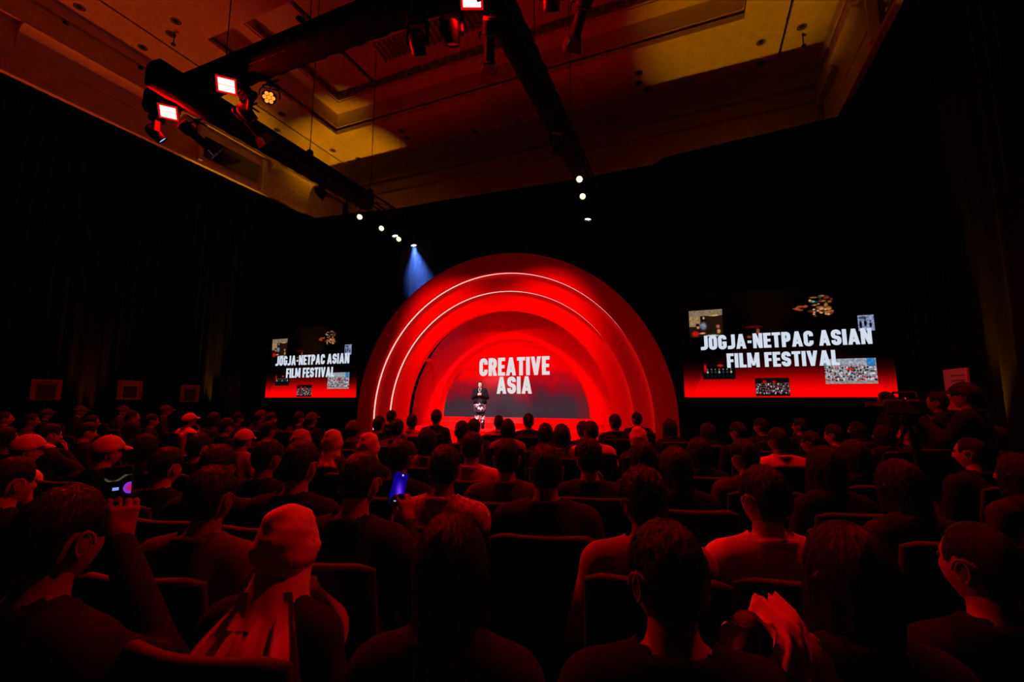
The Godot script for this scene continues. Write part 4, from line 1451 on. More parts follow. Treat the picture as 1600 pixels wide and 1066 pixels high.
func hair_bag(kind: String) -> Bag:
	var b := Bag.new()
	var nz := FastNoiseLite.new()
	nz.seed = 31
	nz.frequency = 22.0 if kind == "curly" else 14.0
	var cols := 72
	var rows := []
	match kind:
		"short", "curly", "buzz":
			var thick: float = {"short": 0.02, "curly": 0.032, "buzz": 0.005}[kind]
			for r in 19:
				var row := PackedVector3Array()
				for x in cols:
					var ph := TAU * x / cols
					var a := rad_to_deg(absf(wrapf(ph, -PI, PI)))
					var e := 0.86
					if a > 48.0: e = lerpf(0.86, 1.5, smoothstep(48, 66, a))
					if a > 74.0: e = lerpf(1.5, 1.3, smoothstep(74, 84, a))
					if a > 108.0: e = lerpf(1.3, 2.12, smoothstep(108, 138, a))
					e += 0.05 * nz.get_noise_2d(ph * 1.7, 3.0) + 0.025 * sin(ph * 23.0)
					var u := r / 18.0
					var th := e * u
					var t := thick * (0.55 + 0.6 * cos(minf(th, 1.5))) * sqrt(maxf(0.0, 1.0 - pow(u, 6.0))) + 0.0015
					var p := shell_pt(th, ph, t)
					t += thick * (0.6 if kind == "curly" else 0.5) * nz.get_noise_3d(p.x * 3, p.y * 2, p.z * 3) * (1.0 - u * 0.4) + (0.0016 * sin(ph * 47.0 + 3.0 * sin(th * 4.0)) if kind == "short" else 0.0)
					row.append(shell_pt(th, ph, maxf(t, 0.0008)))
				rows.append(row)
			b.grid(rows, true, 6, 1)
		"long", "bob":
			var L := 0.4 if kind == "long" else 0.15
			for r in 34:
				var row := PackedVector3Array()
				for x in cols:
					var ph := TAU * x / cols
					var a := rad_to_deg(absf(wrapf(ph, -PI, PI)))
					var k := smoothstep(46, 64, a)
					var e := lerpf(0.84, PI / 2, k)
					if r <= 14:
						var th := e * r / 14.0
						row.append(shell_pt(th, ph, 0.019 + 0.005 * nz.get_noise_2d(ph * 3, th) + 0.0016 * sin(ph * 44.0 + th) - (0.014 * (1.0 - k) if r == 14 else 0.0)))
					else:
						var q := shell_pt(e, ph, 0.019 + 0.0016 * sin(ph * 44.0))
						var u := (r - 14) / 19.0
						var d := u * L * k * (1.0 - 0.1 * (1.0 - smoothstep(70, 150, a)))
						var s := 1.0 - 0.08 * sin(minf(u * L / 0.16, 1.0) * PI) * smoothstep(60, 90, a) + 0.12 * smoothstep(0.12, 0.4, u * L) - 0.1 * smoothstep(0.75, 1.0, u)
						var w := 0.004 * sin(ph * 13.0 + u * 5.0) + 0.006 * nz.get_noise_2d(ph * 4, u * 3)
						var p := Vector3(q.x * s, q.y - d, q.z * s)
						p += Vector3(q.x, 0, q.z).normalized() * w * k
						if a > 80.0:
							p.z += 0.075 * smoothstep(0.1, 0.3, u * L) * smoothstep(80, 140, a)
						row.append(p)
				rows.append(row)
			b.grid(rows, true, 8, 2)
		"hijab":
			for r in 24:
				var row := PackedVector3Array()
				for x in cols:
					var ph := TAU * x / cols
					var a := rad_to_deg(absf(wrapf(ph, -PI, PI)))
					var e := lerpf(0.9, 2.25, smoothstep(38, 52, a))
					var th := e * r / 23.0
					var t := 0.018 + 0.005 * sin(th * 7.0 + 3.2 * sin(ph * 1.0 + 0.6)) * smoothstep(0.1, 0.6, th) + 0.002 * sin(th * 19.0 + ph * 3.0) * smoothstep(0.3, 1.2, th) + 0.004 * nz.get_noise_2d(ph * 2, th * 2) * smoothstep(0.1, 0.5, th)
					row.append(shell_pt(th, ph, t if r < 23 else 0.008))
				rows.append(row)
			b.grid(rows, true)
			# wrapped round the neck
			rows = []
			for r in 10:
				var row := PackedVector3Array()
				var u := r / 9.0
				for x in cols:
					var ph := TAU * x / cols
					var a := rad_to_deg(absf(wrapf(ph, -PI, PI)))
					var q := shell_pt(lerpf(2.45, 2.0, smoothstep(30, 60, a)), ph, 0.012)
					var rr := 0.088 + 0.035 * u * u + 0.005 * sin(ph * 11.0 + u * 6.0) * u
					row.append(q.lerp(Vector3(sin(ph) * rr, -0.1 - 0.075 * u, -cos(ph) * rr + 0.03 + 0.02 * u), smoothstep(0.0, 0.45, u)))
				rows.append(row)
			b.grid(rows, true)
			# long ends that hang in folds down the back and over the chest
			for side in [1.0, -1.0]:
				for layer in [0.0, -0.006]:
					rows = []
					for r in 26:
						var row := PackedVector3Array()
						var u := r / 25.0
						var wide := 0.075 + 0.1 * smoothstep(0.0, 0.5, u) + 0.012 * sin(u * 7.0)
						for x in 41:
							var w := (x / 40.0 - 0.5) * 2.0
							var drop := -0.1 - 0.36 * u - 0.05 * absf(w) * u + 0.03 * sin(w * 4.0 + 1.0) * u
							var out := lerpf(0.085, 0.222 if side > 0 else 0.2, smoothstep(0.0, 0.42, u)) - 0.05 * w * w * smoothstep(0.1, 0.6, u)
							var fold := (0.012 * sin(w * 13.0 + 2.0 * u) + 0.007 * sin(w * 27.0 - 3.0 * u) + 0.02 * nz.get_noise_2d(w * 0.12, u * 0.1 + side)) * smoothstep(0.02, 0.3, u)
							row.append(Vector3(w * wide + 0.02 * side * u, drop, side * (out + fold + layer) + 0.012))
						rows.append(row)
					b.grid(rows)
		"cap":
			for r in 14:
				var row := PackedVector3Array()
				for x in cols:
					var ph := TAU * x / cols
					var a := rad_to_deg(absf(wrapf(ph, -PI, PI)))
					var e := lerpf(1.12, 1.5, smoothstep(30, 120, a))
					row.append(shell_pt(e * r / 13.0, ph, 0.027 + 0.002 * cos(ph * 6.0) * sin(PI * r / 13.0) - (0.008 if r == 13 else 0.0)))
				rows.append(row)
			b.grid(rows, true)
			b.ball(Vector3(0, 0.145, 0.002), Vector3(0.008, 0.005, 0.008))
	return b


func brim_bag() -> Bag:
	var b := Bag.new()
	for s in [0.0, -0.005]:
		var rows := []
		for r in 6:
			var row := PackedVector3Array()
			for x in 17:
				var ph := deg_to_rad(-62.0 + 124.0 * x / 16.0)
				var q := shell_pt(1.1, ph, 0.024)
				var reach := 0.075 * cos(ph * 1.15) * r / 5.0
				row.append(q + Vector3(0, s - 0.02 * pow(r / 5.0, 2.0) - 0.012 * absf(sin(ph)), -reach))
			rows.append(row)
		b.grid(rows)
	return b


const HEAD_AT := Vector3(0, 0.1, -0.018)

var bodies := {}
var hairs := {}
var parts := {}


func pose_seated(sex: String, arms: Dictionary) -> Dictionary:
	# arms: "l"/"r" -> [elbow, wrist, fingers' direction, palm normal, curl]
	var key := "%s %s" % [sex, arms]
	if bodies.has(key):
		return bodies[key]
	var m := 1.0 if sex == "m" else 0.87
	var g := Field.new(Vector3(-0.5, -0.01, -0.75), Vector3(0.5, 1.42, 0.24), 0.017)
	for s in [-1.0, 1.0]:
		g.bone(Vector3(s * 0.085, 0.575, 0.03), Vector3(s * 0.06 * m, 0.72, 0.03), 0.112, 0.108, 0)
		g.bone(Vector3(s * 0.06 * m, 0.72, 0.03), Vector3(s * 0.085 * m, 0.92, 0.035), 0.11, 0.112 * m, 0)
		g.bone(Vector3(s * 0.04, 1.0, 0.03), Vector3(s * 0.172 * m, 0.985, 0.03), 0.07, 0.068 * m, 0)
		g.bone(Vector3(s * 0.03, 1.05, 0.025), Vector3(s * 0.15 * m, 1.0, 0.03), 0.045, 0.05, 0)
		g.bone(Vector3(s * 0.088, 0.565, 0.0), Vector3(s * 0.11, 0.535, -0.44), 0.09, 0.064, 4)
		g.bone(Vector3(s * 0.11, 0.53, -0.44), Vector3(s * 0.11, 0.1, -0.42), 0.06, 0.042, 5)
		g.bone(Vector3(s * 0.11, 0.055, -0.4), Vector3(s * 0.125, 0.04, -0.6), 0.045, 0.036, 6)
		var a: Array = arms["l" if s < 0 else "r"]
		g.bone(Vector3(s * 0.185 * m, 0.98, 0.03), a[0], 0.058 * m, 0.044 * m, 1)
		g.bone(a[0], a[1], 0.042 * m, 0.028 * m, 2)
	if sex == "f":
		g.bone(Vector3(-0.06, 0.9, -0.05), Vector3(0.06, 0.9, -0.05), 0.075, 0.075, 0)
	g.bone(Vector3(0, 1.02, 0.02), Vector3(0, 1.15, -0.005), 0.062 * m, 0.053 * m, 7)
	bodies[key] = skin_and_cloth(g, arms, 0.016)
	return bodies[key]


func pose_standing(arms: Dictionary, stout: float) -> Dictionary:
	var key := "stand %s %s" % [arms, stout]
	if bodies.has(key):
		return bodies[key]
	var g := Field.new(Vector3(-0.5, -0.01, -0.5), Vector3(0.5, 1.6, 0.3), 0.017)
	for s in [-1.0, 1.0]:
		g.bone(Vector3(s * 0.075, 0.9, 0), Vector3(s * 0.06, 1.04, 0), 0.115 * stout, 0.108 * stout, 0)
		g.bone(Vector3(s * 0.06, 1.04, 0), Vector3(s * 0.08, 1.22, 0), 0.11 * stout, 0.105, 0)
		g.bone(Vector3(s * 0.04, 1.3, 0.01), Vector3(s * 0.155, 1.29, 0.01), 0.062, 0.062, 0)
		g.bone(Vector3(s * 0.085, 0.88, 0), Vector3(s * 0.095, 0.48, -0.01), 0.09 * stout, 0.062, 4)
		g.bone(Vector3(s * 0.095, 0.48, -0.01), Vector3(s * 0.1, 0.1, 0.02), 0.06, 0.042, 5)
		g.bone(Vector3(s * 0.1, 0.05, 0.03), Vector3(s * 0.12, 0.04, -0.15), 0.045, 0.034, 6)
		var a: Array = arms["l" if s < 0 else "r"]
		g.bone(Vector3(s * 0.17, 1.28, 0.01), a[0], 0.056, 0.045, 1)
		g.bone(a[0], a[1], 0.042, 0.028, 2)
	g.bone(Vector3(0, 1.31, 0.005), Vector3(0, 1.43, -0.01), 0.056, 0.05, 7)
	bodies[key] = skin_and_cloth(g, arms, 0.022 if stout > 1.0 else 0.016)
	return bodies[key]


func skin_and_cloth(g: Field, arms: Dictionary, loose: float) -> Dictionary:
	var d := {}
	var r := g.net(0.0)
	var skin := soft(r[0], r[1])
	for s in ["l", "r"]:
		var a: Array = arms[s]
		var z: Vector3 = -a[2].normalized()
		var y: Vector3 = (-a[3] - z * (-a[3]).dot(z)).normalized()
		var bs := Basis(y.cross(z), y, z)
		if s == "l":
			bs = bs * Basis.from_scale(Vector3(-1, 1, 1))
		var key := "hand%.1f" % a[4]
		if not parts.has(key):
			parts[key] = hand_bag(a[4])
		skin.add(parts[key], Transform3D(bs, a[1] + a[2].normalized() * 0.02))
	d.skin = skin
	r = g.net(loose)
	var reg := PackedInt32Array()
	var neckline: float = g.bones[-1][0].y + 0.05      # below it the neck is covered by the collar
	for p in r[0]:
		var rg := g.nearest(p)
		reg.append(0 if rg == 7 and p.y < neckline else rg)
	var sets := {shirt = [0, 1, 2], tee = [0, 1], trousers = [4, 5, 0], shoes = [6]}
	for n in sets:
		var tri := PackedInt32Array()
		for k in range(0, r[1].size(), 3):
			var ok := true
			for q in 3:
				var rg := reg[r[1][k + q]]
				if not rg in sets[n]:
					ok = false
				elif n == "trousers" and rg == 0 and r[0][r[1][k + q]].y > (0.62 if not d.has("tall") and g.ny * g.c < 1.5 else 0.92):
					ok = false
			if ok:
				tri.append_array(PackedInt32Array([r[1][k], r[1][k + 1], r[1][k + 2]]))
		if n == "shoes":
			for s in [-1.0, 1.0]:
				var half := PackedInt32Array()
				for k in range(0, tri.size(), 3):
					if r[0][tri[k]].x * s > 0:
						half.append_array(PackedInt32Array([tri[k], tri[k + 1], tri[k + 2]]))
				d["shoe_l" if s < 0 else "shoe_r"] = soft(r[0], half).mesh()
		else:
			d[n] = soft(r[0], tri).mesh()
	return d


func body_mesh(d: Dictionary, pivot: Vector3, yaw: float, pitch: float) -> ArrayMesh:
	# trunk, limbs, hands and head as one body; the head turned on its neck
	var key := "m%d %d" % [roundi(yaw * 100), roundi(pitch * 100)]
	if not d.has(key):
		if not parts.has("head"):
			parts.head = head_bag()
		var b := Bag.new()
		b.add(d.skin)
		b.add(parts.head, head_xf(pivot, yaw, pitch))
		d[key] = b.mesh()
	return d[key]


func head_xf(pivot: Vector3, yaw: float, pitch: float) -> Transform3D:
	return Transform3D(Basis(Vector3.UP, yaw) * Basis(Vector3.RIGHT, pitch), pivot) * Transform3D(Basis(), HEAD_AT)


func cached(kind: String) -> Mesh:
	if not hairs.has(kind):
		var b: Bag
		if kind == "brim":
			b = brim_bag()
		elif kind == "eye":
			b = Bag.new()
			b.ball(Vector3.ZERO, Vector3(0.0115, 0.0115, 0.0115), Basis(), 10, 7)
		elif kind.begins_with("collar"):
			b = Bag.new()
			var pts := []
			var m := 1.0 if kind == "collar m" else 0.88
			for k in 21:
				var a := TAU * k / 20.0
				pts.append(Vector3(0.077 * m * sin(a), 0.0 + 0.02 * cos(a), 0.078 * m * cos(a)))
			b.tube(pts, 0.017, 8, false)
		elif kind == "glasses":
			b = Bag.new()
			for s in [-1.0, 1.0]:
				var pts := []
				for k in 13:
					var a := TAU * k / 12.0
					pts.append(Vector3(s * 0.033 + 0.024 * cos(a), 0.01 + 0.019 * sin(a), -0.108))
				b.tube(pts, 0.0022, 5, false)
				b.tube([Vector3(s * 0.057, 0.014, -0.106), Vector3(s * 0.079, 0.014, -0.06), Vector3(s * 0.08, 0.008, 0.01)], 0.002, 5)
			b.tube([Vector3(-0.009, 0.014, -0.109), Vector3(0.009, 0.014, -0.109)], 0.002, 5)
		else:
			b = hair_bag(kind)
		hairs[kind] = b.mesh()
	return hairs[kind]


func person(label: String, group: String, at: Vector3, turn: float, scale: float, d: Dictionary, pivot: Vector3, yaw: float, pitch: float, look: Dictionary) -> Node3D:
	var o := thing("person", label, "person", at, turn, group)
	o.scale = Vector3.ONE * scale
	part(body_mesh(d, pivot, yaw, pitch), "body", look.skin, o)
	part(d[look.get("cut", "shirt")], look.get("top_name", "shirt"), look.shirt, o)
	part(cached("collar " + look.get("sex", "m")), "collar", look.shirt, o, Transform3D(Basis(), pivot + Vector3(0, -0.045, 0.022)))
	part(d.trousers, "trousers", look.trousers, o)
	part(d.shoe_l, "shoe", M.shoe, o)
	part(d.shoe_r, "shoe", M.shoe, o)
	var xf := head_xf(pivot, yaw, pitch)
	for s in [-1.0, 1.0]:
		part(cached("eye"), "eye", M.eye, o, xf * Transform3D(Basis(), Vector3(s * 0.031, 0.012, -0.0785)))
	match look.hair:
		"cap":
			part(cached("short"), "hair", look.hair_mat, o, xf)
			var c := part(cached("cap"), "cap", look.cap_mat, o, xf)
			part(cached("brim"), "brim", look.cap_mat, c)
		"hijab":
			part(cached("hijab"), "hijab", look.cap_mat, o, xf)
		_:
			part(cached(look.hair), "hair", look.hair_mat, o, xf)
	if look.get("glasses", false):
		part(cached("glasses"), "glasses", M.black, o, xf)
	return o


const LAP := {"l": [Vector3(-0.265, 0.73, 0.02), Vector3(-0.12, 0.685, -0.22), Vector3(0.25, -0.15, -1), Vector3(0.1, -1, 0), 0.35], "r": [Vector3(0.265, 0.73, 0.02), Vector3(0.12, 0.685, -0.22), Vector3(-0.25, -0.15, -1), Vector3(-0.1, -1, 0), 0.35]}
const LAP_F := {"l": [Vector3(-0.225, 0.74, 0.01), Vector3(-0.07, 0.69, -0.2), Vector3(0.5, -0.1, -1), Vector3(0.1, -1, 0), 0.4], "r": [Vector3(0.225, 0.74, 0.01), Vector3(0.07, 0.7, -0.22), Vector3(-0.5, -0.1, -1), Vector3(-0.1, -1, 0), 0.4]}
const CHIN := {"l": [Vector3(-0.265, 0.73, 0.02), Vector3(-0.12, 0.685, -0.22), Vector3(0.25, -0.15, -1), Vector3(0.1, -1, 0), 0.35], "r": [Vector3(0.22, 0.78, -0.22), Vector3(0.07, 1.0, -0.15), Vector3(-0.35, 1, 0.05), Vector3(-0.2, -0.1, 1), 1.0]}
const SIT_NECK := Vector3(0, 1.107, -0.0)


func make_chair() -> Node3D:
	var t := thing("banquet_chair", "black padded banquet chair with a tall curved back, facing the stage", "chair", Vector3.ZERO, 0.0, "black audience chairs in rows")
	var b := Bag.new()
	b.slab(Vector3(0, 0.46, -0.02), Vector3(0.45, 0.075, 0.45), 0.028)
	part(b, "seat", M.chair, t)
	var face := func(u: float, v: float, out: float) -> Vector3:
		var x := lerpf(-0.225, 0.225, u)
		var bow := 0.055 * (1.0 - pow(absf(u - 0.5) * 2.0, 2.0))
		var y := lerpf(0.5, 1.0, v)
		return Vector3(x * (1.0 - 0.02 * v), y - 0.012 * pow(absf(u - 0.5) * 2.0, 6.0) * v, 0.155 + bow + 0.075 * v + out)
	b = Bag.new()
	for side in [[0.0, 1.0], [0.045, -1.0]]:
		var rows := []
		for r in 9:
			var row := PackedVector3Array()
			for c in 13:
				var u := c / 12.0
				var v := r / 8.0
				var e := minf(minf(u, 1.0 - u) * 0.45, minf(v, 1.0 - v) * 0.5)
				var puff: float = 0.018 * (1.0 - exp(-e / 0.02)) * side[1]
				row.append(face.call(u, v, side[0] - puff))
			rows.append(row)
		b.grid(rows)
	part(b, "backrest", M.chair, t)
	b = Bag.new()
	var rim := []
	for k in 13:
		rim.append(face.call(k / 12.0, 1.0, 0.0225))
	rim.append(face.call(1.0, 0.0, 0.0225))
	var pts := [face.call(0.0, 0.0, 0.0225)]
	pts.append_array(rim)
	b.tube(pts, 0.02, 8)
	part(b, "edge_roll", M.chair_trim, t)
	for s in [-1.0, 1.0]:
		b = Bag.new()
		b.tube([Vector3(s * 0.2, 0.43, -0.2), Vector3(s * 0.205, 0.0, -0.23)], 0.013, 8)
		part(b, "leg", M.chair_leg, t)
		b = Bag.new()
		b.tube([Vector3(s * 0.2, 0.52, 0.19), Vector3(s * 0.2, 0.42, 0.17), Vector3(s * 0.205, 0.0, 0.25)], 0.013, 8)
		part(b, "leg", M.chair_leg, t)
	return t
const SEATS := [
	[0, -0.07, -1.12, 1.300, "M", "dark"], [1, 0.33, -1.35, 1.286, "L", "dark"], [2, 0.70, -1.63, 1.263, "B", "dark"], [3, -0.56, -0.98, 1.307, "L", "dark"], [4, -1.16, -1.03, 1.265, "H", "dark"],
	[5, -1.81, -1.24, 1.313, "M", "grey"], [6, -1.55, -0.66, 1.350, "M", "dark"], [8, -1.25, -2.11, 1.335, "M", "batik"], [9, -0.70, -2.17, 1.352, "M", "jacket"], [10, -0.20, -1.88, 1.298, "U", "light"],
	[11, 0.24, -2.04, 1.318, "M", "white"], [12, 0.69, -3.13, 1.313, "L", "dark"], [13, 0.91, -2.72, 1.297, "D", "dark"], [14, 1.73, -3.56, 1.268, "D", "dark"], [15, 1.87, -4.34, 1.312, "B", "dark"],
	[16, -1.36, -1.57, 1.353, "M", "dark"], [17, -1.94, -1.79, 1.360, "M", "dark"], [18, -5.12, -1.94, 1.286, "C", "white"], [19, -4.24, -2.06, 1.295, "C", "dark"], [20, -3.08, -1.81, 1.279, "M", "dark"],
	[21, -2.45, -1.71, 1.327, "M", "dark"], [22, 1.08, -4.07, 1.280, "L", "dark"], [23, -2.58, -3.10, 1.298, "H", "dark"], [24, -3.18, -3.31, 1.295, "H", "dark"], [25, -3.71, -3.42, 1.279, "H", "dark"],
	[26, -3.88, -4.37, 1.313, "C", "dark"], [27, -4.29, -5.37, 1.321, "M", "dark"], [28, -5.48, -7.23, 1.328, "U", "dark"], [29, -3.57, -4.83, 1.313, "M", "grey"], [30, -4.24, -6.12, 1.323, "M", "batik"],
	[32, -4.15, -6.71, 1.369, "U", "dark"], [33, -2.48, -4.57, 1.324, "M", "dark"], [34, -2.80, -5.50, 1.288, "U", "dark"], [35, -2.30, -3.57, 1.313, "L", "light"], [36, -1.63, -3.17, 1.321, "M", "white"],
	[37, -3.04, -6.88, 1.293, "M", "white"], [38, -2.19, -5.24, 1.328, "L", "light"], [39, -2.46, -6.74, 1.337, "M", "dark"], [40, -1.65, -5.12, 1.298, "L", "dark"], [41, -1.30, -4.59, 1.320, "L", "light"],
	[42, -1.38, -5.92, 1.279, "M", "dark"], [43, -1.10, -5.10, 1.325, "M", "white"], [44, -1.12, -6.87, 1.342, "M", "dark"], [45, -0.96, -8.24, 1.329, "M", "dark"], [46, -0.57, -5.05, 1.283, "H", "dark"],
	[47, -0.33, -6.72, 1.296, "L", "dark"], [48, -0.66, -2.97, 1.307, "U", "dark"], [49, -0.36, -3.44, 1.284, "L", "dark"], [50, -1.12, -2.66, 1.326, "M", "grey"], [51, -0.11, -2.88, 1.304, "D", "dark"],
	[52, 0.02, -3.99, 1.269, "D", "dark"], [53, 0.48, -5.95, 1.307, "M", "dark"], [54, 0.32, -3.54, 1.299, "M", "grey"], [55, 0.72, -4.90, 1.306, "M", "white"], [56, 1.07, -5.31, 1.258, "M", "dark"],
	[57, 1.48, -6.18, 1.287, "M", "dark"], [58, 2.02, -6.51, 1.274, "D", "dark"], [59, 2.39, -6.91, 1.260, "M", "dark"], [61, 0.16, -6.40, 1.270, "L", "dark"],
	[62, 0.88, -7.39, 1.297, "M", "dark"], [63, 1.42, -7.72, 1.292, "M", "dark"], [64, 2.09, -7.65, 1.263, "L", "dark"], [65, 2.88, -6.20, 1.299, "M", "dark"], [67, -10.80, -4.13, 1.310, "M", "dark"],
	[68, -13.82, -5.54, 1.337, "C", "dark"], [69, -6.73, -2.73, 1.300, "M", "dark"], [70, -11.68, -4.12, 1.333, "M", "dark"], [71, -7.53, -2.68, 1.255, "L", "dark"], [72, -7.02, -3.19, 1.285, "M", "dark"],
	[73, -13.46, -5.96, 1.405, "C", "dark"], [74, -9.15, -4.22, 1.309, "M", "dark"], [75, -12.55, -6.35, 1.405, "C", "dark"], [76, -10.21, -5.36, 1.339, "M", "dark"], [77, -7.12, -3.74, 1.288, "L", "dark"],
	[78, -8.73, -4.86, 1.314, "M", "dark"], [79, -11.60, -6.73, 1.420, "C", "dark"], [80, -8.34, -5.25, 1.317, "C", "white"], [81, -7.81, -5.32, 1.344, "L", "dark"], [83, -5.89, -4.18, 1.317, "M", "dark"],
	[84, -8.31, -6.14, 1.301, "M", "dark"], [85, -4.58, -3.46, 1.247, "C", "light"], [86, -8.38, -6.69, 1.336, "C", "dark"], [87, -5.05, -4.16, 1.292, "M", "dark"], [88, -7.34, -6.09, 1.315, "M", "dark"],
	[89, -6.82, -6.25, 1.329, "M", "dark"], [90, -6.30, -6.05, 1.330, "C", "dark"], [91, -2.65, -2.17, 1.314, "M", "dark"], [93, -4.56, -2.51, 1.271, "L", "dark"], [94, -3.95, -2.58, 1.284, "M", "dark"],
	[95, -3.25, -1.18, 1.284, "M", "dark"], [97, -1.83, -2.51, 1.313, "M", "dark"],
]


func cloth(c: Color, v := 0.25, rough := 0.9, sd := 40, scale := 3.0) -> StandardMaterial3D:
	var m := mat(Color(1, 1, 1), rough, 0.0, 0.2)
	triplanar(m, noise_tex(sd, 0.03, c.darkened(v), c.lightened(v * 0.25), 64), scale)
	return m


func people_materials() -> void:
	M.shoe = mat(Color(0.05, 0.045, 0.045), 0.5)
	M.eye = mat(Color(0.2, 0.17, 0.15), 0.15)
	M.hair = mat(Color(0.04, 0.032, 0.03), 0.48, 0.0, 0.38)
	M.hair_brown = mat(Color(0.085, 0.055, 0.04), 0.48, 0.0, 0.38)
	var strands := Image.create(128, 16, false, Image.FORMAT_RGB8)
	var g := RandomNumberGenerator.new()
	g.seed = 5
	for x in 128:
		var k := g.randf()
		for y in 16:
			var q := clampf(k + g.randf_range(-0.12, 0.12), 0, 1)
			strands.set_pixel(x, y, Color(q, q, q))
	for n in ["hair", "hair_brown"]:
		M[n].heightmap_enabled = true
		M[n].heightmap_texture = ImageTexture.create_from_image(strands)
		M[n].heightmap_scale = 0.25
		M[n].uv1_scale = Vector3(2, 1, 1)
	M.skins = []
	for c in [Color(0.66, 0.47, 0.37), Color(0.56, 0.38, 0.29), Color(0.48, 0.32, 0.24), Color(0.6, 0.42, 0.33)]:
		var m := cloth(c, 0.07, 0.55, 44, 6.0)
		M.skins.append(m)
	M.dark = [cloth(Color(0.07, 0.07, 0.08)), cloth(Color(0.11, 0.11, 0.12)), cloth(Color(0.09, 0.1, 0.16)), cloth(Color(0.17, 0.1, 0.09)), cloth(Color(0.1, 0.13, 0.11))]
	M.grey = [cloth(Color(0.34, 0.33, 0.34)), cloth(Color(0.27, 0.29, 0.33))]
	M.light = [cloth(Color(0.66, 0.62, 0.56)), cloth(Color(0.62, 0.5, 0.46))]
	M.white = [cloth(Color(0.82, 0.81, 0.79), 0.1)]
	M.jacket = [cloth(Color(0.16, 0.15, 0.16), 0.15, 0.8)]
	var bt := mat(Color(1, 1, 1), 0.8)
	triplanar(bt, noise_tex(61, 0.05, Color(0.3, 0.17, 0.11), Color(0.97, 0.9, 0.78), 256), 2.4)
	M.batik = [bt]
	M.trouser = [cloth(Color(0.06, 0.06, 0.07)), cloth(Color(0.13, 0.14, 0.19)), cloth(Color(0.2, 0.18, 0.15))]
	M.hijabs = [cloth(Color(0.78, 0.66, 0.58), 0.12), cloth(Color(0.7, 0.62, 0.55), 0.12), cloth(Color(0.62, 0.47, 0.44), 0.12), cloth(Color(0.8, 0.73, 0.66), 0.12)]
	M.cap_light = cloth(Color(0.72, 0.66, 0.56), 0.1)
	M.cap_dark = cloth(Color(0.3, 0.26, 0.25), 0.1)


const TOLD := {
	0: "man with short dark hair and a pale lanyard band at his collar",
	1: "woman with long loose dark hair and a pale scarf bunched on her shoulder",
	2: "man with close-cropped hair seated past the woman with long loose dark hair",
	3: "woman with very long straight dark hair hanging down her back",
	4: "woman in a pale pink hijab seated behind a low curved chair back",
	5: "man in a grey jacket turning to the stage, next to the pale pink hijab",
	6: "person with dark hair raising a phone to film the stage",
	8: "man in a pale batik-patterned shirt with a collar, seated facing the arch",
	9: "man in a plain dark jacket seated between the batik shirt and the curly hair",
	10: "person with thick curly hair and light sleeves, seated facing the arch",
	11: "man in a white shirt with short dark hair, seated before a black chair back",
	12: "woman with long dark hair seated in front of the woman with the bobbed hair",
	13: "woman with bobbed dark hair showing her cheek, in a dark top",
	14: "person with bobbed hair whose face shows, below the camera operator",
	15: "man with a shaved head and dark clothes in front of the camera operator",
	16: "man holding a purple-lit phone in both hands",
	17: "man in a dark shirt facing the stage, seated by the man with the phone",
	18: "person in a pale cap and white shirt seated toward the square signs",
	19: "person in a pale cap and dark clothes seated behind the raised phone",
	23: "woman in a bright pale hijab seated in front of the man with the purple-lit phone",
	26: "person in a dark brimmed cap seated just before the arch's outer foot",
	46: "woman in a pale hijab seated in the rows before the arch",
	55: "man in a white shirt facing the stage, in the rows toward the nearer screen",
	85: "person in a pale cap and light top in the middle rows",
}


const SHORT := {0: "man with the lanyard band", 1: "woman wearing the pale bunched scarf", 2: "man with close-cropped hair", 3: "woman with very long straight hair", 4: "woman in the pale pink hijab", 5: "man in the grey jacket", 6: "person raising a phone", 8: "man in the batik-patterned shirt", 9: "man in the plain dark jacket", 10: "person with curly hair and light sleeves", 11: "man in the white shirt with short hair", 12: "long-haired woman before the bobbed hair", 13: "woman with bobbed hair showing her cheek", 14: "bobbed-haired person below the camera operator", 15: "man with the shaved head", 16: "man holding the purple-lit phone", 17: "man by the man with the phone", 18: "person in the pale cap and white shirt", 19: "person in the pale cap behind the raised phone", 23: "woman in the bright hijab before the purple-lit phone", 26: "person in the cap before the arch's foot", 46: "woman in the pale hijab before the arch", 55: "man in the white shirt toward the nearer screen", 85: "person in the pale cap and light top"}


